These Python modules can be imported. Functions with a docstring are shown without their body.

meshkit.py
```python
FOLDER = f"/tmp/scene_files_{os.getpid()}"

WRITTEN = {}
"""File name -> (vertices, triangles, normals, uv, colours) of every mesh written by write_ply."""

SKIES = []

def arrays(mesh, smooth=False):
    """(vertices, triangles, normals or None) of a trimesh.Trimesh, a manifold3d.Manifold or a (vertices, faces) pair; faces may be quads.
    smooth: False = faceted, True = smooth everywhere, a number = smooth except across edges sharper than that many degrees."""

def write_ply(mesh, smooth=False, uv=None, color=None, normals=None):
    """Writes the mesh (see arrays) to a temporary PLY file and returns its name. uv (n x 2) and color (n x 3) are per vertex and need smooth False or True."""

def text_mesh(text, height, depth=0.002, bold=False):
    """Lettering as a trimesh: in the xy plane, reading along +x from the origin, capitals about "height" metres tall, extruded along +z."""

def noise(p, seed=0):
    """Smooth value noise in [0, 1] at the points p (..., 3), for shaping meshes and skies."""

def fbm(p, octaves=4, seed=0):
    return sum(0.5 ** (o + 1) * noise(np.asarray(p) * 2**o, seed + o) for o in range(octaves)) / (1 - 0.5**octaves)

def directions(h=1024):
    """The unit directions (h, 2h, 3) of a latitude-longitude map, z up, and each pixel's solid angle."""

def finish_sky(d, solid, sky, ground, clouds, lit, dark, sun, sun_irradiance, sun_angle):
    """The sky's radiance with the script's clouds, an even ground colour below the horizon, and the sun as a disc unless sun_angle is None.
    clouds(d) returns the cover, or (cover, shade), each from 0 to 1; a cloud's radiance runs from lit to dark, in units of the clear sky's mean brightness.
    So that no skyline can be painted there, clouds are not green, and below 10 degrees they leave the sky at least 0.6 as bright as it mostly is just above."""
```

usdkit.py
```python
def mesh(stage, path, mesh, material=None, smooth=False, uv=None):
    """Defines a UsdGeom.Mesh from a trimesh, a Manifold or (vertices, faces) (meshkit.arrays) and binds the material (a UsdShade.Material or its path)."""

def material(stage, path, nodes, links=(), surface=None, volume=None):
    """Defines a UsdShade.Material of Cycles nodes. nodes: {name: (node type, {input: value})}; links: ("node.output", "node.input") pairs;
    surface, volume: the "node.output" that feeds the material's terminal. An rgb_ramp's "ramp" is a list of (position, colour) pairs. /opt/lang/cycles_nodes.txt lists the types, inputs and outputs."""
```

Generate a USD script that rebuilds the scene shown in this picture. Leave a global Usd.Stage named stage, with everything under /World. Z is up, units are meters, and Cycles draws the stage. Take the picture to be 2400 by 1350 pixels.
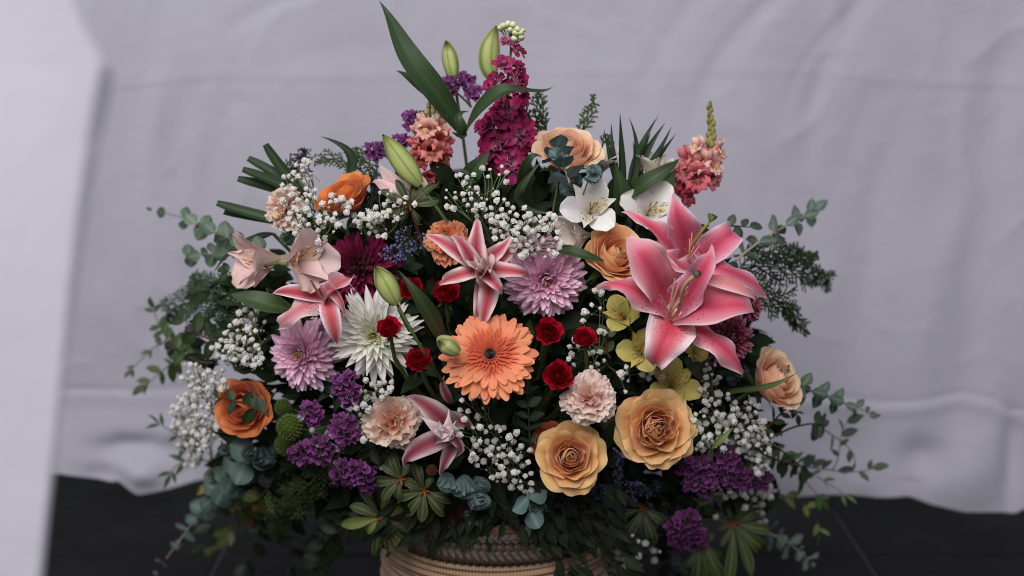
import math, random
import numpy as np, trimesh, usdkit, meshkit
from pxr import Usd, UsdGeom, UsdLux, UsdShade, Gf, Sdf, Vt

stage = Usd.Stage.CreateInMemory()
UsdGeom.SetStageUpAxis(stage, UsdGeom.Tokens.z)
UsdGeom.SetStageMetersPerUnit(stage, 1.0)
UsdGeom.Xform.Define(stage, '/World')
UsdGeom.Scope.Define(stage, '/World/Looks')
rng = np.random.default_rng(7)
random.seed(7)

# ------------------------------------------------------------------ camera
CAM = np.array([0.0, -1.40, 0.70]); PITCH = math.radians(12.0); FOC = 46.0; AP = 36.0
cam = UsdGeom.Camera.Define(stage, '/World/camera')
cam.AddTranslateOp().Set(Gf.Vec3d(*CAM)); cam.AddRotateXOp().Set(90.0 - math.degrees(PITCH))
cam.CreateFocalLengthAttr(FOC); cam.CreateHorizontalApertureAttr(AP); cam.CreateVerticalApertureAttr(AP * 9 / 16)
cam.CreateClippingRangeAttr(Gf.Vec2f(0.05, 50)); cam.CreateFStopAttr(2.8); cam.CreateFocusDistanceAttr(1.24)
cam.CreateExposureAttr(0.0)
RT = np.array([1.0, 0, 0]); UP = np.array([0, math.sin(PITCH), math.cos(PITCH)]); FW = np.array([0, math.cos(PITCH), -math.sin(PITCH)])

# ------------------------------------------------------------------ light: soft daylight from the front left, weak room fill
def light_setup():
    d = UsdLux.DomeLight.Define(stage, '/World/room_light'); d.CreateIntensityAttr(1.0)
    m = usdkit.material(stage, '/World/Looks/room_glow', {'b': ('background_shader', {'color': (0.90, 0.92, 1.0), 'strength': 0.29})}, surface='b.background')
    UsdShade.MaterialBindingAPI.Apply(d.GetPrim()).Bind(m)
    def area(name, pos, target, w, h, power, col):
        l = UsdLux.RectLight.Define(stage, '/World/' + name)
        p, t = np.array(pos, float), np.array(target, float)
        z = (p - t) / np.linalg.norm(p - t); x = np.cross([0, 0, 1.0], z); x /= np.linalg.norm(x); y = np.cross(z, x)
        l.AddTransformOp().Set(Gf.Matrix4d(*x, 0, *y, 0, *z, 0, *p, 1))
        l.CreateWidthAttr(w); l.CreateHeightAttr(h); l.CreateIntensityAttr(power); l.CreateColorAttr(Gf.Vec3f(*col))
        l.CreateNormalizeAttr(False)
    area('window_light', (-0.6, -2.3, 2.35), (0.05, 0.1, 0.35), 2.2, 1.6, 10.0, (1.0, 0.97, 0.95))
light_setup()

# ------------------------------------------------------------------ pixel <-> place (pixels of the 2400 x 1350 photograph)
def ray(px, py):
    return FW + RT * ((px - 1200) / 2400 * AP / FOC) - UP * ((py - 675) / 2400 * AP / FOC)
def at(px, py, Y):
    r = ray(px, py); return CAM + r * ((Y - CAM[1]) / r[1])
def mpp(p):
    return float(np.dot(np.asarray(p) - CAM, FW)) * AP / FOC / 2400
def dome_y(px, py):
    ax = 800.0; ay = 830.0 if py < 860 else 520.0
    q = ((px - 1185) / ax) ** 2 + ((py - 860) / ay) ** 2
    return 0.09 - 0.28 * math.sqrt(max(0.0, 1 - q))
def P(px, py, d=0.0):
    return at(px, py, dome_y(px, py) + d)
def unit(v):
    v = np.asarray(v, float); return v / max(np.linalg.norm(v), 1e-12)
def facing(a, b, c):
    return unit(RT * a + UP * b - FW * c)
def auto_face(px, py, k=1.0):
    return facing(k * 0.75 * (px - 1185) / 700, k * (0.75 * (860 - py) / 800 + 0.12), 0.9)
ROOT = np.array([-0.012, 0.0, 0.16])
def frame(n, roll=0.0):
    z = unit(n); x = np.cross([0, 0, 1.0], z)
    x = unit(x) if np.linalg.norm(x) > 1e-3 else np.array([1.0, 0, 0]); y = np.cross(z, x)
    c, s = math.cos(roll), math.sin(roll)
    return np.stack([x * c + y * s, -x * s + y * c, z], 1)          # columns

# ------------------------------------------------------------------ colours
def lin(r, g, b, k=1.0):
    c = np.array([r, g, b], float) / 255; c = np.where(c <= 0.04045, c / 12.92, ((c + 0.055) / 1.055) ** 2.4)
    return np.minimum(c * k, 0.92)
def mixc(a, b, t):
    t = np.asarray(t, float)[..., None]; return np.asarray(a) * (1 - t) + np.asarray(b) * t
def sm(a, b, x):
    t = np.clip((np.asarray(x, float) - a) / (b - a), 0, 1); return t * t * (3 - 2 * t)

# ------------------------------------------------------------------ materials
LK = '/World/Looks/'
def petal_mat(name, rough=0.6, trans=0.25, sx=16.0, amp=0.16, sheen=0.15, spec=0.25, bump=0.12, extra=None):
    n = {'c': ('attribute', {'attribute': 'pc'}), 'tc': ('texture_coordinate', {}), 'mp': ('mapping', {'scale': (sx, 1.6, 1.0)}),
         'nz': ('noise_texture', {'scale': 1.0, 'detail': 4.0, 'roughness': 0.6}), 'mr': ('map_range', {'from_min': 0.3, 'from_max': 0.7, 'to_min': 1 - amp, 'to_max': 1 + amp * 0.6, 'clamp': True}),
         'g': ('geometry', {}), 'n2': ('noise_texture', {'scale': 45.0, 'detail': 3.0}), 'mr2': ('map_range', {'from_min': 0.3, 'from_max': 0.7, 'to_min': 0.90, 'to_max': 1.06, 'clamp': True}),
         'mu': ('math', {'math_type': 'multiply'}), 'sc': ('vector_math', {'math_type': 'scale'}),
         'bp': ('bump', {'strength': bump, 'distance': 0.002}),
         'p': ('principled_bsdf', {'roughness': rough, 'specular_ior_level': spec, 'sheen_weight': sheen, 'sheen_roughness': 0.4}), 't': ('translucent_bsdf', {}), 'm': ('mix_closure', {'fac': trans})}
    l = [('tc.UV', 'mp.vector'), ('mp.vector', 'nz.vector'), ('nz.fac', 'mr.value'), ('g.position', 'n2.vector'), ('n2.fac', 'mr2.value'), ('mr.result', 'mu.value1'), ('mr2.result', 'mu.value2'),
         ('c.color', 'sc.vector1'), ('mu.value', 'sc.scale'), ('sc.vector', 'p.base_color'), ('sc.vector', 't.color'), ('nz.fac', 'bp.height'), ('bp.normal', 'p.normal'),
         ('p.BSDF', 'm.closure1'), ('t.BSDF', 'm.closure2')]
    if extra:
        extra(n, l)
    return usdkit.material(stage, LK + name, n, l, surface='m.closure')
def speckles(scale, size, col, lo, hi):
    """dark freckles in the petal's own coordinates, between two distances along the petal"""
    def f(n, l):
        n['mp3'] = ('mapping', {'scale': scale}); n['vo'] = ('voronoi_texture', {'scale': 1.0, 'feature': 'f1', 'randomness': 0.9})
        n['th'] = ('map_range', {'from_min': size, 'from_max': size * 1.6, 'to_min': 0.85, 'to_max': 0.0, 'clamp': True}); n['sx'] = ('separate_xyz', {})
        n['r1'] = ('map_range', {'from_min': lo, 'from_max': lo + 0.08, 'to_min': 0.0, 'to_max': 1.0, 'clamp': True}); n['r2'] = ('map_range', {'from_min': hi - 0.1, 'from_max': hi, 'to_min': 1.0, 'to_max': 0.0, 'clamp': True})
        n['ma'] = ('math', {'math_type': 'multiply'}); n['mb'] = ('math', {'math_type': 'multiply'}); n['mx'] = ('mix_color', {'b': col})
        l += [('tc.UV', 'mp3.vector'), ('mp3.vector', 'vo.vector'), ('vo.distance', 'th.value'), ('tc.UV', 'sx.vector'), ('sx.y', 'r1.value'), ('sx.y', 'r2.value'),
              ('r1.result', 'ma.value1'), ('r2.result', 'ma.value2'), ('ma.value', 'mb.value1'), ('th.result', 'mb.value2'), ('mb.value', 'mx.fac'), ('sc.vector', 'mx.a')]
        for k in (('sc.vector', 'p.base_color'), ('sc.vector', 't.color')):
            l.remove(k)
        l += [('mx.result', 'p.base_color'), ('mx.result', 't.color')]
    return f
M = {}
M['rose'] = petal_mat('rose_petal', 0.58, 0.34, 10, 0.08, 0.25, 0.25, 0.10)
M['petal'] = petal_mat('soft_petal', 0.6, 0.36, 14, 0.12)
M['mum'] = petal_mat('ray_petal', 0.6, 0.25, 7, 0.12)
M['velvet'] = petal_mat('velvet_petal', 0.7, 0.12, 8, 0.22, 0.4, 0.15)
M['crimson'] = petal_mat('crimson_petal', 0.6, 0.25, 10, 0.12, 0.0, 0.15, 0.1)
M['lily'] = petal_mat('lily_petal', 0.5, 0.25, 22, 0.14, 0.1, 0.3, 0.5, speckles((12, 30, 1), 0.19, lin(140, 22, 52), 0.05, 0.5))
M['alstro'] = petal_mat('streaked_petal', 0.55, 0.28, 20, 0.08, 0.1, 0.3, 0.15)
M['streak'] = petal_mat('streaked_inner_petal', 0.55, 0.28, 20, 0.08, 0.1, 0.3, 0.15, speckles((10, 5, 1), 0.27, lin(116, 62, 24), 0.22, 0.8))
M['papery'] = petal_mat('papery_floret', 0.75, 0.2, 12, 0.25, 0.3, 0.15)
M['white'] = petal_mat('tiny_white_blossom', 0.7, 0.25, 3, 0.05, 0.2, 0.2)
M['leaf'] = petal_mat('leaf', 0.5, 0.12, 26, 0.32, 0.0, 0.35, 0.25)
M['dull_leaf'] = petal_mat('waxy_leaf', 0.62, 0.12, 12, 0.18, 0.15, 0.3, 0.15)
M['needle'] = petal_mat('needle', 0.75, 0.05, 4, 0.2, 0.0, 0.15)
M['stem'] = petal_mat('stem', 0.55, 0.0, 3, 0.2, 0.0, 0.3)
M['bud'] = petal_mat('bud_skin', 0.45, 0.1, 26, 0.12, 0.1, 0.35, 0.15)

# ------------------------------------------------------------------ objects
used = {}
def numbered(path):
    k = used.get(path, 0); used[path] = k + 1
    return path if k == 0 else f'{path}_{k:03d}'
def setd(prim, **kw):
    for k, v in kw.items():
        if v:
            prim.SetCustomDataByKey(k, v)
class Thing:
    """an Xform at the thing's base; its parts are given in world coordinates"""
    def __init__(self, name, label, cat, base, group=None, kind=None):
        self.path = numbered('/World/' + name); self.base = np.asarray(base, float)
        x = UsdGeom.Xform.Define(stage, self.path); x.AddTranslateOp().Set(Gf.Vec3d(*map(float, self.base)))
        self.prim = x.GetPrim(); setd(self.prim, label=label, category=cat, group=group, kind=kind)
    def part(self, name, g, mat, under=None, smooth=True, label=None, kind=None):
        return put(numbered((under or self.path) + '/' + name), g, mat, self.base, smooth, label, kind)
def put(path, g, mat, base=(0, 0, 0), smooth=True, label=None, kind=None):
    v, f, uv, col = g
    v = np.asarray(v, float) - np.asarray(base)
    m = usdkit.mesh(stage, path, (v, f), mat, smooth=smooth, uv=uv if smooth is True else None)
    if col is not None and smooth is True:
        pv = UsdGeom.PrimvarsAPI(m).CreatePrimvar('pc', Sdf.ValueTypeNames.Color3fArray, 'vertex')
        pv.Set(Vt.Vec3fArray.FromNumpy(np.ascontiguousarray(np.broadcast_to(col, (len(v), 3)), np.float32)))
    m.CreateDoubleSidedAttr(True)
    setd(m.GetPrim(), label=label, kind=kind)
    return path
def single(name, label, cat, g, mat, kind=None, group=None, smooth=True, base=(0, 0, 0)):
    p = put(numbered('/World/' + name), g, mat, base, smooth)
    setd(stage.GetPrimAtPath(p), label=label, category=cat, kind=kind, group=group)
    return p
def join(gs):
    V, F, U, C, n = [], [], [], [], 0
    for v, f, u, c in gs:
        V.append(v); F.append(np.asarray(f) + n); U.append(u); C.append(np.broadcast_to(c, (len(v), 3))); n += len(v)
    return np.vstack(V), np.vstack(F), np.vstack(U), np.vstack(C)
def move(g, R, t, s=1.0):
    v, f, u, c = g
    return (np.asarray(v) * s) @ np.asarray(R).T + np.asarray(t), f, u, c
_gf = {}
def gfaces(nu, nv):
    if (nu, nv) not in _gf:
        i, j = np.meshgrid(np.arange(nv - 1), np.arange(nu - 1), indexing='ij'); a = (i * nu + j).ravel()
        _gf[(nu, nv)] = np.vstack([np.stack([a, a + 1, a + nu + 1], 1), np.stack([a, a + nu + 1, a + nu], 1)])
    return _gf[(nu, nv)]
def table(w, v):
    return np.interp(v, np.linspace(0, 1, len(w)), w)
def color_of(col, U, V):
    return np.broadcast_to(col(U, V) if callable(col) else np.asarray(col), (*U.shape, 3)).reshape(-1, 3)

def vary(c):
    """no two petals or leaves have quite the same tone"""
    return np.minimum(c * rng.uniform(0.90, 1.05) * (1 + rng.uniform(-0.035, 0.035, 3)), 0.92)
def rad_petal(L, e0, e1, W, w, col, r0=0.0, h0=0.0, cup=0.0, nu=5, nv=8, ruf=0.0, ruff=3.0, trim=0.2, tp=2.5, phi=0.0, wrap=False, amax=2.3, rmin=0.0, bend=1.0, jag=0.0, side=0.0, spiral=0.0, lip=0.0):
    """a petal that leaves the flower's axis (+z) at angle phi, rising at e0 degrees at its foot and e1 at its tip"""
    fine = np.linspace(0, 1, 40); e = np.radians(e0 + (e1 - e0) * fine ** bend - lip * sm(0.72, 1.0, fine))
    dr, dh = np.cos(e), np.sin(e)
    R = r0 + L * np.concatenate([[0], np.cumsum((dr[1:] + dr[:-1]) / 2) / 39]); H = h0 + L * np.concatenate([[0], np.cumsum((dh[1:] + dh[:-1]) / 2) / 39])
    u = np.linspace(-1, 1, nu); v = np.linspace(0, 1, nv); U, V = np.meshgrid(u, v)
    VV = V * (1 - trim * np.abs(U) ** tp)
    if jag:
        VV = VV + jag * V ** 6 * rng.uniform(-1, 1, (1, nu))
    VV = np.clip(VV, 0, 1); r, h, ee = (np.interp(VV, fine, x) for x in (R, H, e))
    hw = W * table(w, V) ; ph = rng.uniform(0, 6.28)
    off = cup * hw * U ** 2 + ruf * V ** 2 * np.sin(ruff * math.pi * U + ph)
    r = r - np.sin(ee) * off + spiral * U; h = h + np.cos(ee) * off
    if wrap:
        a = np.minimum(hw / np.maximum(r, max(rmin, 1e-5)), amax) * U
        x, y = r * np.cos(a), r * np.sin(a)
    else:
        x, y = r, hw * U + side * V ** 2
    c, s = math.cos(phi), math.sin(phi)
    vs = np.stack([x * c - y * s, x * s + y * c, h], -1).reshape(-1, 3)
    return vs, gfaces(nu, nv), np.stack([(U + 1) / 2 + rng.integers(0, 9), V], -1).reshape(-1, 2), vary(color_of(col, U, V))

def spline(pts, n):
    from scipy.interpolate import CubicSpline
    pts = np.asarray(pts, float)
    d = np.concatenate([[0], np.cumsum(np.linalg.norm(np.diff(pts, axis=0), axis=1))]); d /= d[-1]
    if len(pts) == 2:
        return pts[0] + (pts[1] - pts[0]) * np.linspace(0, 1, n)[:, None]
    return CubicSpline(d, pts)(np.linspace(0, 1, n))
def strip(pts, W, w, col, face, cup=0.0, nu=7, nv=14, ruf=0.0, ruff=5.0, trim=0.0, tp=2.0, fold=0.0, twist=0.0, rib=0.0, curlside=0.0):
    """a petal or leaf along a curve in space; face: which way its upper side looks; W: greatest half width in metres"""
    c = spline(pts, nv); t = np.gradient(c, axis=0); t /= np.linalg.norm(t, axis=1, keepdims=True)
    f = np.asarray(face, float); f = f if f.ndim == 2 else np.tile(f, (nv, 1))
    if len(f) != nv:
        f = np.stack([np.interp(np.linspace(0, 1, nv), np.linspace(0, 1, len(f)), f[:, k]) for k in range(3)], 1)
    s = np.cross(t, f); s /= np.maximum(np.linalg.norm(s, axis=1, keepdims=True), 1e-9); n = np.cross(s, t)
    if twist:
        a = twist * np.linspace(0, 1, nv)[:, None]; s, n = s * np.cos(a) + n * np.sin(a), n * np.cos(a) - s * np.sin(a)
    u = np.linspace(-1, 1, nu); v = np.linspace(0, 1, nv); U, V = np.meshgrid(u, v)
    hw = W * table(w, V); ph = rng.uniform(0, 6.28)
    off = cup * hw * U ** 2 + fold * hw * np.abs(U) + 1.7 * ruf * np.abs(U) ** 3 * np.sin(ruff * math.pi * V + ph + (U > 0) * 1.7) * np.minimum(1, 6 * V * (1 - V)) + curlside * hw * np.maximum(U, 0) ** 3 - rib * hw * np.exp(-(U / 0.13) ** 2) * np.minimum(1, 5 * V * (1 - V))
    back = trim * np.abs(U) ** tp * V ** 3
    L = np.linalg.norm(np.diff(c, axis=0), axis=1).sum()
    vs = c[:, None] + s[:, None] * (hw * U)[..., None] + n[:, None] * off[..., None] - t[:, None] * (back * L)[..., None]
    return vs.reshape(-1, 3), gfaces(nu, nv), np.stack([(U + 1) / 2 + rng.integers(0, 9), V], -1).reshape(-1, 2), vary(color_of(col, U, V))
def tube(pts, r, col, n=6, sides=5, smooth_path=True, cap=True):
    pts = np.asarray(pts, float); c = spline(pts, n) if smooth_path and len(pts) > 1 else pts; n = len(c)
    rr = table(np.atleast_1d(r) if np.ndim(r) else [r, r], np.linspace(0, 1, n))
    t = np.gradient(c, axis=0); t /= np.maximum(np.linalg.norm(t, axis=1, keepdims=True), 1e-9)
    x = np.cross(t, unit([0.31, 0.2, 0.93])); x /= np.maximum(np.linalg.norm(x, axis=1, keepdims=True), 1e-9); y = np.cross(t, x)
    a = np.linspace(0, 2 * math.pi, sides + 1)
    v = (c[:, None] + (x[:, None] * np.cos(a)[None, :, None] + y[:, None] * np.sin(a)[None, :, None]) * rr[:, None, None]).reshape(-1, 3)
    U, V = np.meshgrid(np.linspace(0, 1, sides + 1), np.linspace(0, 1, n))
    f = gfaces(sides + 1, n)
    if cap:
        k = len(v); v = np.vstack([v, c[:1], c[-1:]]); w = sides + 1; i = np.arange(sides)
        f = np.vstack([f, np.stack([np.full(sides, k), i + 1, i], 1), np.stack([np.full(sides, k + 1), (n - 1) * w + i, (n - 1) * w + i + 1], 1)])
        U = np.append(U.ravel(), [0, 0]); V = np.append(V.ravel(), [0, 1])
    U, V = np.ravel(U), np.ravel(V)
    c3 = color_of(col, U[:, None] * 2 - 1, V[:, None]) if callable(col) else np.broadcast_to(col, (len(v), 3))
    return v, f, np.stack([U, V], 1), c3
def lathe(prof, col, axis0, axis1, sides=12, wob=0.0, lobes=0):
    """a body of revolution: prof = (radius, along) pairs, along from axis0 (0) to axis1 (1)"""
    prof = np.asarray(prof, float); a0, a1 = np.asarray(axis0, float), np.asarray(axis1, float)
    F = frame(a1 - a0); a = np.linspace(0, 2 * math.pi, sides + 1)
    k = 1 + wob * np.cos(lobes * a) if lobes else np.ones_like(a)
    v = a0 + (a1 - a0) * prof[:, 1][:, None, None] + (F[:, 0] * np.cos(a)[None, :, None] * k[None, :, None] + F[:, 1] * np.sin(a)[None, :, None] * k[None, :, None]) * prof[:, 0][:, None, None]
    U, V = np.meshgrid(np.linspace(0, 1, sides + 1), prof[:, 1])
    return v.reshape(-1, 3), gfaces(sides + 1, len(prof)), np.stack([U, V], -1).reshape(-1, 2), color_of(col, U * 2 - 1, V)
GREEN = lin(52, 74, 38); STEMG = lin(88, 108, 58); DARKG = lin(30, 44, 28)
def stem_to_root(t, base, n, r=0.0022, col=STEMG):
    b = np.asarray(base); k = unit(n)
    t.part('stem', tube([b, b - k * 0.035, b * 0.45 + ROOT * 0.55 + np.array([0, 0.02, 0.0]), ROOT + rng.uniform(-0.03, 0.03, 3) * [1, 1, 0.3]], r, col, 9, 6), M['stem'])

# ------------------------------------------------------------------ setting: dark tiled floor, white cloths
FLOOR = -0.045
def cloth_mat(name, col, sc=900.0):
    return usdkit.material(stage, LK + name, {
        'g': ('geometry', {}), 'mp': ('mapping', {'scale': (1.0, 1.0, 2.2)}), 'n': ('noise_texture', {'scale': sc, 'detail': 2.0}), 'n2': ('noise_texture', {'scale': 3.5, 'detail': 5.0, 'roughness': 0.6}),
        'n3': ('noise_texture', {'scale': 26.0, 'detail': 4.0, 'distortion': 0.8}), 'ad': ('math', {'math_type': 'multiply_add', 'value2': 0.35}),
        'r': ('rgb_ramp', {'ramp': [(0.3, tuple(np.array(col) * [0.94, 0.93, 0.92])), (0.7, tuple(np.array(col) * 1.03))]}),
        'b': ('bump', {'strength': 0.22, 'distance': 0.0012}), 'b2': ('bump', {'strength': 0.22, 'distance': 0.006}), 'p': ('principled_bsdf', {'roughness': 0.85, 'specular_ior_level': 0.2, 'sheen_weight': 0.25, 'sheen_roughness': 0.5}),
        't': ('translucent_bsdf', {'color': col}), 'm': ('mix_closure', {'fac': 0.12})},
        [('g.position', 'mp.vector'), ('mp.vector', 'n.vector'), ('g.position', 'n2.vector'), ('g.position', 'n3.vector'), ('n2.fac', 'r.fac'), ('r.color', 'p.base_color'), ('n.fac', 'b.height'), ('n3.fac', 'b2.height'), ('b2.normal', 'b.normal'), ('b.normal', 'p.normal'),
         ('p.BSDF', 'm.closure1'), ('t.BSDF', 'm.closure2')], surface='m.closure')
M['cloth'] = cloth_mat('white_linen', (0.455, 0.447, 0.53)); M['cloth2'] = cloth_mat('white_cotton', (0.47, 0.465, 0.54))
M['tile'] = usdkit.material(stage, LK + 'dark_slate_tile', {
    'g': ('geometry', {}), 'n': ('noise_texture', {'scale': 7.0, 'detail': 8.0, 'roughness': 0.65}), 'o': ('object_info', {}), 'n4': ('noise_texture', {'scale': 160.0, 'detail': 3.0}),
    'r': ('rgb_ramp', {'ramp': [(0.25, (0.0025, 0.0026, 0.0032)), (0.55, (0.0045, 0.0046, 0.0055)), (0.8, (0.009, 0.0085, 0.009))]}),
    'rr': ('map_range', {'from_min': 0.3, 'from_max': 0.7, 'to_min': 0.42, 'to_max': 0.62, 'clamp': True}), 'b': ('bump', {'strength': 0.3, 'distance': 0.002}), 'p': ('principled_bsdf', {'specular_ior_level': 0.11})},
    [('g.position', 'n.vector'), ('g.position', 'n4.vector'), ('n.fac', 'r.fac'), ('n.fac', 'rr.value'), ('rr.result', 'p.roughness'), ('r.color', 'p.base_color'), ('n4.fac', 'b.height'), ('b.normal', 'p.normal')], surface='p.BSDF')
M['grout'] = usdkit.material(stage, LK + 'grout', {'p': ('principled_bsdf', {'base_color': (0.04, 0.038, 0.038), 'roughness': 0.9})}, surface='p.BSDF')
def floor_hit(px, py):
    r = ray(px, py); return CAM + r * ((FLOOR - CAM[2]) / r[2])
def build_floor():
    x = UsdGeom.Xform.Define(stage, '/World/floor'); setd(x.GetPrim(), kind='structure', label='dark slate tiled floor under the basket and the cloths', category='floor')
    b = trimesh.creation.box((4.4, 4.4, 0.05)); b.apply_translation((0, 0.3, FLOOR - 0.0285))
    usdkit.mesh(stage, '/World/floor/grout', b, M['grout'])
    y0, x0, s = floor_hit(1950, 1300)[1], floor_hit(2025, 1300)[0], 0.45
    r = np.random.default_rng(3)
    for i in range(-4, 3):
        for j in range(-4, 4):
            t = s - 0.004; k = 0.0025; h = 0.008
            a = np.array([[-1, -1], [1, -1], [1, 1], [-1, 1]]) * t / 2; c = np.array([[-1, -1], [1, -1], [1, 1], [-1, 1]]) * (t / 2 - k)
            dz = r.uniform(-0.0006, 0.0006)
            v = np.vstack([np.c_[a, np.full(4, -h)], np.c_[a, np.full(4, -k)], np.c_[c, np.zeros(4)]])
            f = [[8, 9, 10], [8, 10, 11]]
            for l in (0, 4):
                for q in range(4):
                    p = (q + 1) % 4; f += [[l + q, l + p, l + p + 4], [l + q, l + p + 4, l + q + 4]]
            v += [x0 + (i + 0.5) * s, y0 + (j + 0.5) * s, FLOOR + dz]
            usdkit.mesh(stage, numbered('/World/floor/tile'), (v, np.array(f)), M['tile'])
build_floor()

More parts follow.
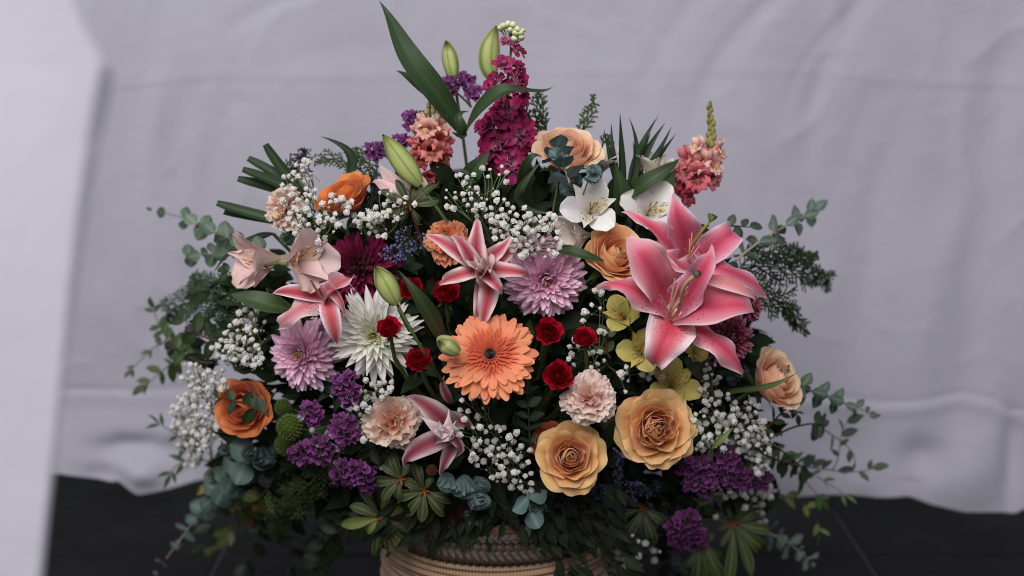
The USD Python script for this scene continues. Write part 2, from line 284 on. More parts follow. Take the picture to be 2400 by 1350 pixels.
YC = 0.44
def build_back_cloth():
    nx, nz = 300, 240
    xs = np.linspace(-1.35, at(2398, 1180, YC)[0], nx)
    hp = [(-900, 1125), (140, 1112), (185, 1120), (250, 1136), (275, 1132), (322, 1162), (400, 1147), (450, 1133), (620, 1105), (900, 1120), (1300, 1135), (1700, 1150), (1850, 1160), (1950, 1152), (2040, 1150), (2115, 1143), (2170, 1165), (2250, 1186), (2340, 1192), (2370, 1196), (2398, 1178)]
    hx = [at(a, b, YC)[0] for a, b in hp]; hz = [at(a, b, YC)[2] for a, b in hp]
    hem = np.interp(xs, hx, hz)
    top = 1.05
    T = np.linspace(0, 1, nz) ** 1.15
    X = np.tile(xs, (nz, 1)); Z = hem[None] + (top - hem[None]) * T[:, None]
    def zline(pts):
        return np.interp(xs, [at(a, b, YC)[0] for a, b in pts], [at(a, b, YC)[2] for a, b in pts])
    crease = zline([(-500, 200), (250, 222), (480, 192), (800, 196), (1200, 186), (1600, 180), (1900, 180), (2100, 205), (2400, 215)])[None]
    low = zline([(-500, 930), (180, 930), (300, 936), (420, 930), (700, 925), (1500, 905), (1950, 935), (2060, 945), (2150, 938), (2250, 925), (2320, 940), (2360, 965), (2400, 968)])[None]
    Y = np.full_like(X, YC)
    n1 = meshkit.fbm(np.stack([X * 2.2, Z * 0.7, 0 * X], -1), 3, 5) - 0.5
    n2 = meshkit.fbm(np.stack([X * 7, Z * 1.6, 0 * X + 3], -1), 3, 9) - 0.5
    Y += 0.11 * n1 + 0.022 * n2
    # slanting pulls above the fold on the right, sagging soft folds on the left
    for (px, py, ang, ln, w, amp) in [(1690, 120, 58, 0.11, 0.012, 0.007), (1760, 60, 55, 0.10, 0.012, 0.006), (1960, 90, 66, 0.13, 0.017, 0.012), (1890, 130, 57, 0.08, 0.008, 0.004), (2010, 300, 66, 0.09, 0.022, 0.007), (1560, 90, 60, 0.10, 0.015, 0.006),
                                     (420, 330, 78, 0.10, 0.022, 0.009), (470, 560, 84, 0.22, 0.022, 0.012), (620, 20, 20, 0.06, 0.012, 0.006), (330, 520, 86, 0.25, 0.02, -0.012), (2030, 560, 86, 0.22, 0.03, 0.012), (2290, 500, 88, 0.40, 0.03, 0.010), (2180, 700, 80, 0.2, 0.03, -0.012), (760, 120, 12, 0.08, 0.02, 0.004), (1300, 90, 70, 0.08, 0.02, 0.004)]:
        c = at(px, py, YC); a = math.radians(ang); dx, dz = X - c[0], Z - c[2]
        l, q = dx * math.cos(a) + dz * math.sin(a), -dx * math.sin(a) + dz * math.cos(a)
        q = q + 0.15 * l * l / ln
        Y += 0.42 * amp * np.exp(-(q / w) ** 2 - (l / ln) ** 4)
    w_ = 1 - np.abs(2 * meshkit.fbm(np.stack([X * 5 + 0.8 * Z, Z * 3.2 - X, 0 * X + 11], -1), 3, 21) - 1); w2 = 1 - np.abs(2 * meshkit.fbm(np.stack([X * 11, Z * 8 + X * 3, 0 * X + 5], -1), 3, 31) - 1)
    Y -= 0.0035 * w_ ** 9 + 0.0012 * w2 ** 9
    d = Z - crease; fade = 0.35 + 0.65 * meshkit.noise(np.stack([X * 5, 0 * X, 0 * X], -1), 4)
    Y += 0.42 * fade * (0.0020 * np.exp(-(d / 0.0045) ** 2) - 0.0026 * np.exp(-((d - 0.009) / 0.010) ** 2) - 0.003 * np.exp(-np.abs(d) / 0.05))
    d = Z - low
    Y += (0.45 + 0.55 * sm(-0.1, 0.3, X)) * -0.0028 * np.exp(-((d + 0.006) / 0.012) ** 2) + 0.0022 * np.exp(-((d - 0.006) / 0.005) ** 2) - 0.013 * sm(0.0, -0.10, d) * (0.6 + 0.8 * n1 * 2)
    # big dents above the hem
    for (px, py, wx, wz, amp) in [(2150, 1060, 0.035, 0.030, 0.018), (2260, 1100, 0.05, 0.06, -0.017), (300, 1060, 0.05, 0.018, 0.022), (340, 1110, 0.035, 0.022, -0.02), (240, 1120, 0.03, 0.02, 0.012), (400, 1090, 0.03, 0.03, 0.012), (1980, 1050, 0.05, 0.05, 0.012), (2370, 1060, 0.02, 0.08, 0.02)]:
        c = at(px, py, YC); Y += amp * np.exp(-((X - c[0]) / wx) ** 2 - ((Z - c[2]) / wz) ** 2)
    hemr = meshkit.noise(np.stack([X * 14, 0 * X, 0 * X + 7], -1), 2) - 0.5
    Y += 0.02 * hemr * np.exp(-(Z - hem[None]) / 0.05)
    front = np.stack([X, Y, Z], -1)
    # thickness: a rolled hem and a back face
    rows = [front + [0, 0.0016, 0]]
    edge = front[0]
    back = edge + [0, 0.0022, -0.0012]; back2 = edge + [0, 0.0045, 0.0004]; back3 = edge + [0, 0.005, 0.03]
    G = np.concatenate([np.stack([back3, back2, back, edge + [0, 0.0002, -0.0012]]), front])
    v = G.reshape(-1, 3); f = gfaces(nx, nz + 4)
    uv = np.zeros((len(v), 2))
    single('tablecloth', 'white linen cloth hanging behind the flowers with a pressed fold', 'tablecloth', (v, f, uv, None), M['cloth'])
build_back_cloth()

def build_front_cloth():
    """the out-of-focus cloth over a corner close to the lens at the left"""
    DY = -0.76
    hs = [(-60, 195, 130), (0, 212, 170), (60, 232, 205), (110, 262, 232), (150, 292, 250), (175, 298, 240), (230, 288, 225), (330, 268, 212), (500, 240, 188), (700, 212, 165), (900, 190, 150), (1115, 166, 128), (1350, 140, 95), (1500, 125, 80)]
    nv = 120; k = np.linspace(0, len(hs) - 1, nv); hs = np.array(hs, float)
    py, ed, ri = (np.interp(k, np.arange(len(hs)), hs[:, i]) for i in range(3))
    from scipy.ndimage import gaussian_filter1d
    ed, ri = gaussian_filter1d(ed, 4, mode='nearest'), gaussian_filter1d(ri, 5, mode='nearest') - 14
    rows = []
    for a, e, r in zip(py, ed, ri):
        pe, pr = at(e - 10, a, DY + 0.02), at(r, a, DY)
        z = pr[2]; pe = np.array([pe[0], pe[1], z])
        pts = []
        for s in np.linspace(0, 1, 40):                          # front face from the far left to the ridge, with hanging folds
            x = -0.62 + (pr[0] + 0.62) * s
            fold = 0.018 * (meshkit.fbm(np.array([[x * 9 + 0.5 * (z - 0.5), z * 1.2, 2.0]]), 3, 3)[0] - 0.5) + 0.010 * math.sin(x * 55 + 4 * z) * (1 - s) * 0.4
            pts.append([x, DY + fold * (1 - s ** 6) + 0.0 * s, z])
        w = pe[0] - pr[0]
        for s in np.linspace(0.08, 1, 12):                       # soft ridge, then a facet slanting away to the edge
            pts.append([pr[0] + w * s, DY + 0.8 * w * (s - 0.2 * math.sin(math.pi * s) * (1 - s)), z])
        for s in np.linspace(0.05, 1, 10):                       # the side running back, leaning inwards
            pts.append([pe[0] - 0.12 * s, DY + 0.8 * w + 0.16 * s, z])
        rows.append(pts)
    G = np.array(rows)
    single('draped_cloth', 'blurred white draped cloth close to the lens at the left', 'cloth', (G.reshape(-1, 3), gfaces(G.shape[1], nv), np.zeros((G.shape[0] * G.shape[1], 2)), None), M['cloth2'])
build_front_cloth()

# ------------------------------------------------------------------ basket of coiled rope
def build_basket():
    top = at(1165, 1252, -0.13); cx = top[0]; cy = 0.0; R = 0.130; zt = top[2]
    t = Thing('rope_basket', 'round coiled rope basket with a darker braided rim', 'basket', (cx, cy, FLOOR))
    def rope(name, c, extra, twist, d):
        return usdkit.material(stage, LK + name, {
            'tc': ('texture_coordinate', {}), 'mp': ('mapping', {'scale': (twist, 2.0, 1.0)}), 'w': ('wave_texture', {'bands_direction': 'diagonal', 'scale': 1.0, 'distortion': 2.5, 'detail': 2.0}), 'mp2': ('mapping', {'scale': (60.0, 8.0, 1.0)}), 'n': ('noise_texture', {'scale': 1.0, 'detail': 5.0}),
            'a': ('math', {'math_type': 'multiply_add', 'value2': 0.5}), 'r': ('rgb_ramp', {'ramp': [(0.2, tuple(c * 0.7)), (0.6, tuple(c * 0.92)), (1.1, tuple(c * 1.1))]}), 'b': ('bump', {'strength': 0.9, 'distance': d * 1.6}), 'p': ('principled_bsdf', {'roughness': 0.85, 'specular_ior_level': 0.15, 'sheen_weight': 0.2})},
            [('tc.UV', 'mp.vector'), ('mp.vector', 'w.vector'), ('tc.UV', 'mp2.vector'), ('mp2.vector', 'n.vector'), ('n.fac', 'a.value1'), ('w.fac', 'a.value3'), ('a.value', 'r.fac'), ('r.color', 'p.base_color'), ('a.value', 'b.height'), ('b.normal', 'p.normal')], surface='p.BSDF')
    rm = rope('jute_rope', lin(158, 128, 100), 0, 150.0, 0.0006); bm = rope('dark_braid', lin(92, 68, 50), 0, 22.0, 0.002)
    na, ns = 120, 9; A = np.linspace(0, 2 * math.pi, na)
    def ring(z, rad, r, wob=0.0, sd=0):
        b = np.linspace(0, 2 * math.pi, ns); q = r * (1 + 0.06 * (meshkit.noise(np.stack([np.cos(A) * 9, np.sin(A) * 9, 0 * A + sd], -1), sd) - 0.5))
        rr = rad + wob * (meshkit.noise(np.stack([np.cos(A) * 2, np.sin(A) * 2, 0 * A + sd], -1), sd) - 0.5)
        v = np.stack([np.cos(A)[:, None] * (rr[:, None] + q[:, None] * np.cos(b)), np.sin(A)[:, None] * (rr[:, None] + q[:, None] * np.cos(b)), z + q[:, None] * np.sin(b) + 0.002 * np.sin(A + sd)[:, None]], -1).reshape(-1, 3) + [cx, cy, 0]
        U, V = np.meshgrid(b / (2 * math.pi), A / (2 * math.pi)); return v, gfaces(ns, na), np.stack([V, U], -1).reshape(-1, 2), None
    z = zt - 0.036; k = 0; r = 0.0047
    while z > FLOOR + r:
        s = (z - FLOOR) / (zt - FLOOR); rad = R - 0.012 * (1 - s) ** 2 + 0.002 * rng.uniform(-1, 1)
        t.part('coil', ring(z, rad, r, 0.003, k), rm); z -= r * 1.72; k += 1
    # braided rim: three strands woven round each other
    for j in range(3):
        n = 620; a = np.linspace(0, 2 * math.pi, n); ph = a * 34 + j * 2 * math.pi / 3
        c = np.stack([np.cos(a) * (R + 0.0015 + 0.004 * np.sin(2 * ph)), np.sin(a) * (R + 0.0015 + 0.004 * np.sin(2 * ph)), zt - 0.016 + 0.0125 * np.sin(ph)], 1) + [cx, cy, 0]
        t.part('braid_strand', tube(c, 0.0064, (1, 1, 1), n, 6, False), bm)
    t.part('rim', ring(zt + 0.002, R, 0.006, 0.002, 40), bm)
build_basket()
BX, BZ = at(1165, 1232, -0.13)[0], at(1165, 1232, -0.13)[2]

# ------------------------------------------------------------------ flowers
def rose(px, py, Rpx, label, cin, cout, cedge, face=None, d=0.0, n=30, outer=(42, -25), inner=(79, 99), L=1.1, roll=None, name='rose', cat='rose', group=None, ruf=0.015, sepals=True, jag=0.0, mat='rose', bend_out=1.3, wout=0.78, lift=0.0, lip=32):
    c0 = P(px, py, d); s = mpp(c0); R = Rpx * s; nf = unit(face if face is not None else auto_face(px, py))
    F = frame(nf, rng.uniform(0, 6) if roll is None else roll)
    base = c0 - nf * R * (0.75 + lift); t = Thing(name, label, cat, base, group)
    for k in range(n):
        q = k / (n - 1); o = q ** 1.7
        e0 = np.interp(q, [0, 0.2, 0.58, 0.8, 1], [82, 62, 34, 32, outer[0]]); e1 = np.interp(q, [0, 0.2, 0.58, 0.78, 1], [100, 110, 94, 0.5 * (92 + outer[1]), outer[1]])
        Lk = L * R * (0.90 + 0.22 * q) * rng.uniform(0.96, 1.04) * (1.0 - 0.06 * (q < 0.08))
        def col(U, V, o=o):
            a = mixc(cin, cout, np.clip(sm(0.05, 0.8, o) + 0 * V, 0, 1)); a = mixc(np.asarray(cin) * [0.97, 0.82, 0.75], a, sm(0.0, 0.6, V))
            return mixc(a, cedge, 0.75 * sm(0.80, 1.0, V + 0.10 * np.abs(U)))
        g = rad_petal(Lk, e0 + rng.uniform(-3, 3), e1 + rng.uniform(-6, 6), R * (0.46 + (wout - 0.46) * q), [0.35, 0.72, 0.95, 1.04, 1.0, 0.84], col,
                      r0=0.01 * R + 0.05 * R * q, cup=0.06 * o, nu=11, nv=12, ruf=R * (ruf + 0.035 * o), ruff=rng.uniform(1.2, 2.6), trim=0.12 + 0.07 * rng.random(), phi=k * 2.39996 + rng.uniform(-0.15, 0.15), wrap=True,
                      amax=2.4 - 1.0 * o, rmin=0.06 * R, bend=1.1 + 0.3 * o, lip=lip * sm(0.35, 0.8, q) * rng.uniform(0.6, 1.3), jag=jag, spiral=0.018 * R)
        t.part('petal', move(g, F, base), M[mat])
    if sepals:
        for k in range(5):
            g = rad_petal(0.85 * R, 15, -50, 0.13 * R, [0.8, 1, 0.7, 0.4, 0.05], GREEN, r0=0.1 * R, h0=-0.05 * R, nu=3, nv=6, phi=k * 1.2566 + 0.3)
            t.part('sepal', move(g, F, base), M['leaf'])
        t.part('hip', lathe([(0.02 * R, 0), (0.16 * R, 0.3), (0.17 * R, 0.6), (0.1 * R, 1.0)], GREEN, base - nf * 0.3 * R, base + nf * 0.06 * R, 8), M['leaf'])
    stem_to_root(t, base, nf)
    return t

def carnation(px, py, Rpx, label, cin, cedge, face=None, d=0.0, n=36):
    c0 = P(px, py, d); R = Rpx * mpp(c0); nf = unit(face if face is not None else auto_face(px, py)); F = frame(nf, rng.uniform(0, 6))
    base = c0 - nf * R * 0.55; t = Thing('carnation', label, 'carnation', base)
    for k in range(n):
        q = (k + 0.5) / n; e = 88 - 100 * q ** 0.8 + rng.uniform(-8, 8)
        def col(U, V, q=q):
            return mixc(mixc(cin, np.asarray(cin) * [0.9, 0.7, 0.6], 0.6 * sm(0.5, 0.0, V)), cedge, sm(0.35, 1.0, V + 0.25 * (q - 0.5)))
        g = rad_petal(R * rng.uniform(0.82, 1.04) * (0.78 + 0.22 * q), e - 5, e + rng.uniform(-22, 22), R * rng.uniform(0.34, 0.46), [0.16, 0.25, 0.5, 0.85, 1.0, 1.0], col, r0=0.05 * R * q, cup=rng.uniform(-0.25, 0.35),
                      nu=13, nv=9, ruf=R * rng.uniform(0.06, 0.12), ruff=rng.uniform(1.6, 3.2), trim=0.16, jag=0.07, phi=k * 2.39996 + rng.uniform(-0.3, 0.3), side=rng.uniform(-0.2, 0.2) * R)
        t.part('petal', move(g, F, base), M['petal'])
    t.part('calyx', lathe([(0.12 * R, 0), (0.2 * R, 0.3), (0.22 * R, 0.9), (0.25 * R, 1)], STEMG, base - nf * 0.7 * R, base + nf * 0.1 * R, 10), M['stem'])
    stem_to_root(t, base - nf * 0.7 * R, nf)

def mum(px, py, Rpx, label, cin, cout, ctip, face=None, d=0.0, n=170, spider=False, flat=0.0, name='chrysanthemum', group=None, cback=None, wid=0.098, incurve=46, drop=-28, ccent=None):
    c0 = P(px, py, d); R = Rpx * mpp(c0); nf = unit(face if face is not None else auto_face(px, py)); F = frame(nf, rng.uniform(0, 6))
    base = c0 - nf * R * 0.42; t = Thing(name, label, 'chrysanthemum', base, group)
    for k in range(n):
        q = (k + 0.5) / n
        e = 86 - (86 - drop) * q ** 0.72 + rng.uniform(-6, 6)
        Lk = R * (0.26 + 0.76 * q ** 0.62) * rng.uniform(0.9, 1.06) * (rng.uniform(0.85, 1.1) if spider else 1)
        turn = incurve * (1 - 1.35 * q) + rng.uniform(-10, 10)
        W = R * wid * (0.75 + 0.45 * q) * (0.8 if spider else 1)
        def col(U, V, q=q):
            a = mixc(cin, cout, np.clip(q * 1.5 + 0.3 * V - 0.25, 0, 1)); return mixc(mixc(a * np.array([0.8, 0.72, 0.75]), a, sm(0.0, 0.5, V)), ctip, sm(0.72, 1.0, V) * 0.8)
        if ccent is not None and q < 0.10:
            col = mixc(ccent, cin, 10 * q)
        w = [0.55, 0.6, 0.7, 0.85, 1.0, 0.75, 0.2] if spider else [0.6, 0.85, 1.0, 1.05, 1.02, 0.88, 0.42]
        g = rad_petal(Lk, e - turn * 0.4, e + turn * 0.8, W, w, col, r0=0.10 * R * math.sqrt(q), h0=-0.10 * R * q, cup=0.55, nu=5, nv=8, phi=k * 2.39996 + rng.uniform(-0.2, 0.2), trim=0.06, bend=1.4, side=rng.uniform(-0.09, 0.09) * R)
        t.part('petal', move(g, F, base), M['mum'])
    t.part('calyx', lathe([(0.05 * R, 0), (0.2 * R, 0.4), (0.3 * R, 0.9), (0.1 * R, 1)], GREEN, base - nf * 0.28 * R, base + nf * 0.02 * R, 10), M['leaf'])
    stem_to_root(t, base - nf * 0.25 * R, nf)

def gerbera(px, py, Rpx, label, face, d=0.0):
    c0 = P(px, py, d); R = Rpx * mpp(c0); nf = unit(face); F = frame(nf, 0.2); base = c0 - nf * R * 0.12
    t = Thing('gerbera', label, 'gerbera daisy', base)
    ca, cb, cc = lin(240, 154, 114), lin(232, 128, 90), lin(220, 102, 76)
    for ring, (n, L, e, W, h0) in enumerate([(27, 1.0, -4, 0.105, -0.05), (26, 0.95, 5, 0.098, -0.02), (24, 0.83, 12, 0.09, 0.0)]):
        for k in range(n):
            def col(U, V):
                return mixc(mixc(cb, ca, sm(0.2, 0.9, V)), ca * 1.05, 0.5 * np.abs(U) ** 2)
            g = rad_petal(R * L * rng.uniform(0.90, 1.05) - 0.1 * R, e + 12 + rng.uniform(-5, 5), e - 12 + rng.uniform(-15, 13), R * W * 1.15 * rng.uniform(0.9, 1.1), [0.35, 0.6, 0.85, 1.0, 1.0, 0.9, 0.55], col, r0=0.1 * R, h0=h0 * R, cup=-0.22, nu=7, nv=10, trim=0.07, tp=2.0,
                          phi=2 * math.pi * (k + 0.33 * ring) / n + rng.uniform(-0.07, 0.07), side=rng.uniform(-0.05, 0.05) * R, ruf=0.012 * R, ruff=1.5)
            t.part('petal', move(g, F, base), M['mum'])
    for ring, (n, r0, L, e) in enumerate([(30, 0.28, 0.27, 34), (28, 0.24, 0.25, 44), (26, 0.20, 0.22, 52), (24, 0.14, 0.18, 58), (22, 0.115, 0.13, 66)]):
        for k in range(n):
            g = rad_petal(R * L * 1.25 * rng.uniform(0.85, 1.15), e, e - 25, R * 0.033, [0.7, 1, 1, 0.9, 0.3], mixc(cc, cb, 0.5 - 0.1 * ring), r0=r0 * R, h0=0.03 * R, cup=0.5, nu=3, nv=5, phi=2 * math.pi * (k + rng.uniform(-0.3, 0.3)) / n)
            t.part('ray_floret', move(g, F, base), M['mum'])
    dk = []
    for k in range(90):
        q = (k + 0.5) / 90; r = 0.105 * R * math.sqrt(q)
        g = rad_petal(0.06 * R, 80, 70, 0.011 * R, [1, 1, 1.2, 0.4], mixc(lin(38, 22, 20), lin(150, 110, 60), 0.75 if (q > 0.75 and k % 2) or rng.random() < 0.12 else 0.0), r0=r, h0=0.05 * R - 0.03 * R * q, cup=0.5, nu=3, nv=4, phi=k * 2.39996)
        dk.append(move(g, F, base))
    t.part('disc_florets', join(dk), M['velvet'], label='dark brown central disc')
    t.part('eye', move(lathe([(0.001, 1.0), (0.08 * R, 0.9), (0.12 * R, 0.4), (0.13 * R, 0.0)], lin(46, 28, 22), (0, 0, -0.02 * R), (0, 0, 0.06 * R), 14), F, base), M['velvet'])
    stem_to_root(t, base, nf, 0.003)

LP = (lin(226, 112, 138), lin(204, 54, 88), lin(246, 220, 230))
def lily_color(pink, deep, edge, ew=0.72, tipw=0.5, throat=None):
    def f(U, V):
        a = np.abs(U); w = 0.5 + 0.5 * ew
        c = mixc(pink, deep, np.exp(-(U / 0.28) ** 2) * sm(1.0, 0.75, V) * 0.75 * sm(0.02, 0.3, V))
        c = mixc(c, mixc(pink, edge, 0.5), 0.6 * sm(w - 0.5, w, a))
        c = mixc(c, edge, np.clip(sm(w - 0.07, min(1.0, w + 0.09), a) + tipw * sm(0.80, 1.0, V) , 0, 1))
        return mixc(throat if throat is not None else mixc(edge, pink, 0.5), c, sm(0.0, 0.16, V))
    return f
TEP = [0.42, 0.66, 0.88, 1.0, 0.97, 0.82, 0.56, 0.26, 0.02]
def px_petal(t, pts, Wpx, Y, col, w=TEP, face=None, mat='lily', name='petal', nu=13, nv=18, **k):
    """a petal whose midline runs through (px, py, depth behind the flower's plane)"""
    q = [at(a, b, Y + c) for a, b, c in pts]
    f = face if face is not None else facing(0, 0.15, 1); k.setdefault('rib', 0.10)
    return t.part(name, strip(q, 0.93 * Wpx * mpp(q[len(q) // 2]), w, col, f, nu=nu, nv=nv, **k), M[mat])

def lilies():
    Y = dome_y(1620, 700) - 0.055; col = lily_color(*LP)
    # rear flower
    c = at(1630, 620, Y + 0.03); t = Thing('lily', 'large pink lily with its upright petal above the front open lily', 'lily', c, 'pink lilies with white edges')
    px_petal(t, [(1618, 615, 0.03), (1605, 560, 0.01), (1588, 500, -0.005), (1578, 452, 0.012)], 50, Y, col, cup=0.25, ruf=0.002, face=facing(-0.1, 0.3, 1))
    px_petal(t, [(1605, 615, 0.03), (1560, 565, -0.005), (1512, 520, -0.012), (1456, 497, 0.004)], 32, Y, col, cup=0.35, ruf=0.003, face=facing(0.25, 0.45, 1))
    px_petal(t, [(1640, 605, 0.028), (1672, 580, 0.008), (1698, 560, 0.006), (1716, 545, 0.03)], 40, Y, col, cup=0.3, ruf=0.002, face=facing(0.1, 0.25, 1), w=[0.5, 0.75, 0.95, 1.0, 1.0, 0.95, 0.8, 0.5, 0.05])
    px_petal(t, [(1625, 630, 0.025), (1595, 625, -0.02), (1560, 600, -0.028), (1540, 568, -0.014)], 34, Y, col, cup=0.55, ruf=0.004, face=facing(0.1, 0.75, 0.8))
    px_petal(t, [(1640, 635, 0.03), (1690, 628, 0.002), (1745, 650, 0.006), (1797, 706, 0.035)], 33, Y, col, cup=-0.25, ruf=0.002, face=facing(0.2, 0.65, 0.9))
    px_petal(t, [(1630, 640, 0.035), (1640, 655, 0.02), (1665, 675, 0.02), (1690, 690, 0.03)], 24, Y, col, cup=0.2)
    t.part('style', tube([at(1612, 600, Y + 0.02), at(1632, 560, Y - 0.02), at(1668, 512, Y - 0.035)], [0.0014, 0.0013, 0.0016], lin(150, 150, 70), 8, 6), M['stem'])
    t.part('stigma', lathe([(0.0005, 0), (0.0035, 0.2), (0.0045, 0.6), (0.001, 1)], lin(86, 96, 50), at(1666, 515, Y - 0.034), at(1672, 504, Y - 0.038), 9, 0.25, 3), M['stem'])
    for a, b in [(1622, 545), (1634, 556), (1640, 575), (1616, 560)]:
        t.part('filament', tube([at(1610, 608, Y + 0.02), at((1610 + a) / 2 + 3, (608 + b) / 2, Y - 0.012), at(a, b, Y - 0.015)], [0.0009, 0.0005], lin(222, 170, 150), 6, 4), M['stem'])
    stem_to_root(t, at(1630, 640, Y + 0.05), facing(0.2, 0.3, 0.8))
    # front flower
    Y2 = Y - 0.035
    t = Thing('lily', 'largest open pink lily with long greenish style in front', 'lily', at(1570, 750, Y2 + 0.03), 'pink lilies with white edges')
    px_petal(t, [(1572, 735, 0.035), (1545, 665, 0.005), (1508, 600, -0.012), (1474, 555, 0.0)], 62, Y2, col, cup=0.22, ruf=0.003, face=facing(0.15, 0.2, 1), w=[0.35, 0.6, 0.82, 0.97, 1.0, 0.97, 0.85, 0.6, 0.1])
    px_petal(t, [(1590, 728, 0.03), (1628, 670, -0.005), (1655, 620, -0.015), (1668, 572, 0.004)], 44, Y2, col, cup=0.45, ruf=0.004, face=facing(-0.3, 0.2, 1))
    px_petal(t, [(1590, 742, 0.032), (1645, 718, 0.0), (1705, 712, -0.006), (1768, 732, 0.012)], 60, Y2, col, cup=0.28, ruf=0.002, face=facing(0.0, 0.45, 0.95))
    px_petal(t, [(1650, 660, 0.025), (1685, 648, -0.012), (1725, 662, -0.012), (1764, 712, 0.014)], 30, Y2 + 0.01, lily_color(lin(224, 130, 140), lin(220, 150, 130), LP[2]), cup=-0.5, face=facing(0.35, 0.8, 0.6))
    px_petal(t, [(1572, 752, 0.03), (1566, 785, -0.004), (1552, 815, -0.008), (1532, 852, 0.016)], 66, Y2, lily_color(lin(226, 92, 112), lin(216, 66, 88), LP[2], 0.35, 0.9), cup=0.15, ruf=0.003, face=facing(0.0, 0.15, 1), w=[0.45, 0.8, 1.0, 0.98, 0.84, 0.66, 0.46, 0.26, 0.03])
    px_petal(t, [(1560, 740, 0.032), (1520, 695, 0.0), (1465, 668, -0.004), (1398, 680, 0.022)], 36, Y2, col, cup=-0.35, ruf=0.004, face=facing(-0.1, 0.5, 0.9))
    px_petal(t, [(1600, 762, 0.03), (1660, 785, 0.005), (1705, 822, 0.002), (1736, 884, 0.03)], 34, Y2, col, cup=-0.5, ruf=0.003, face=facing(0.3, 0.3, 0.9))
    t.part('style', tube([at(1570, 748, Y2 + 0.01), at(1598, 690, Y2 - 0.03), at(1612, 660, Y2 - 0.045), at(1632, 642, Y2 - 0.05)], [0.0022, 0.0017, 0.0019], mixc(lin(170, 160, 90), lin(222, 160, 150), 0.4), 10, 7), M['stem'])
    t.part('stigma', lathe([(0.0005, 0), (0.0038, 0.2), (0.0045, 0.6), (0.001, 1)], lin(70, 74, 44), at(1629, 645, Y2 - 0.05), at(1637, 636, Y2 - 0.053), 9, 0.25, 3), M['stem'])
    for a, b in [(1582, 652), (1592, 662), (1612, 672), (1614, 682), (1548, 692)]:
        t.part('filament', tube([at(1568, 745, Y2 + 0.01), at((1572 + a) / 2 - 2, (735 + b) / 2, Y2 - 0.02), at(a, b, Y2 - 0.03)], [0.0012, 0.0011, 0.0005], lin(226, 170, 150), 7, 5), M['stem'])
    stem_to_root(t, at(1590, 765, Y2 + 0.06), facing(0.2, 0.1, 0.9))
    # double lily in the middle
    Y = dome_y(1130, 620) - 0.03; c2 = lily_color(lin(206, 96, 108), lin(176, 48, 72), lin(238, 212, 214), 0.2, 0.8)
    t = Thing('lily', 'double pink and white lily above the gerbera', 'lily', at(1130, 620, Y + 0.03), 'pink lilies with white edges')
    for pts, W in [([(1122, 615, .03), (1116, 585, .0), (1117, 550, .0), (1120, 512, .02)], 24), ([(1112, 622, .03), (1080, 595, 0), (1040, 568, 0), (992, 552, .02)], 22), ([(1115, 620, .025), (1095, 590, -.01), (1075, 563, -.012), (1052, 556, .0)], 22),
                   ([(1135, 615, .03), (1165, 590, .0), (1185, 570, .0), (1196, 552, .01)], 22), ([(1140, 618, .035), (1180, 600, .01), (1205, 580, .012), (1222, 566, .02)], 22), ([(1140, 632, .03), (1175, 632, -.005), (1210, 636, -.005), (1240, 655, .015)], 21),
                   ([(1118, 636, .03), (1090, 640, -.003), (1060, 650, -.003), (1030, 670, .015)], 21), ([(1138, 645, .025), (1152, 655, -.015), (1164, 668, -.018), (1176, 690, -.005)], 22), ([(1140, 655, .04), (1145, 690, .005), (1138, 725, .002), (1128, 766, .015)], 27), ([(1132, 655, .045), (1128, 690, .015), (1122, 720, .012), (1117, 758, .02)], 20)]:
        px_petal(t, pts, W, Y, c2, cup=0.3, ruf=0.002, nu=9, nv=14, face=facing(0, 0.15, 1))
    ci = lily_color(lin(228, 168, 166), lin(204, 110, 120), lin(244, 226, 222), 0.1, 0.8)
    for k, (a, b) in enumerate([(1138, 572), (1110, 596), (1160, 606), (1120, 632), (1148, 640), (1100, 615), (1132, 600)]):
        px_petal(t, [(1130, 625, .02), ((1130 + a) / 2 + 8 * (-1) ** k, (625 + b) / 2, -.025), (a, b, -.022 - 0.002 * k)], 24, Y, ci, cup=0.6, nu=7, nv=9, face=facing(-(a - 1130) / 60, (b - 618) / 60, 0.8), twist=0.8 * (-1) ** k)
    stem_to_root(t, at(1130, 630, Y + 0.06), facing(0, 0.2, 1))
    # lily at the left
    Y = dome_y(750, 700) - 0.03; c3 = lily_color(lin(220, 128, 136), lin(196, 76, 92), lin(236, 200, 206), 0.45, 0.4)
    t = Thing('lily', 'pink lily with white rims beside the burgundy chrysanthemum, facing left', 'lily', at(755, 690, Y + 0.03), 'pink lilies with white edges')
    px_petal(t, [(762, 705, .02), (725, 690, -.004), (685, 684, -.006), (638, 690, .01)], 24, Y, lily_color(lin(190, 78, 92), lin(160, 52, 70), LP[2], 0.5, 0.4), cup=0.3, face=facing(0, 0.5, 0.9))
    px_petal(t, [(765, 708, .02), (775, 680, -.01), (802, 660, -.016), (836, 652, .004)], 30, Y, c3, cup=0.6, ruf=0.003, face=facing(-0.5, 0.4, 0.9))
    px_petal(t, [(758, 712, .02), (718, 715, -.012), (684, 735, -.016), (662, 775, .008)], 32, Y, lily_color(lin(226, 160, 168), lin(214, 110, 124), LP[2], 0.5, 0.4), cup=-0.2, ruf=0.003, face=facing(-0.2, 0.45, 0.95))
    px_petal(t, [(768, 712, .015), (775, 740, -.018), (782, 768, -.018), (788, 806, .0)], 26, Y, lily_color(lin(220, 100, 110), lin(206, 80, 92), LP[2], 0.4, 0.6), cup=0.1, face=facing(0, 0.2, 1))
    px_petal(t, [(765, 700, .03), (752, 670, .012), (745, 655, .012), (748, 640, .02)], 26, Y, c3, cup=0.2)
    px_petal(t, [(772, 715, .012), (795, 700, -.02), (805, 720, -.02), (800, 745, -.01)], 16, Y, c3, cup=0.4, face=facing(-0.6, 0.1, 0.8))
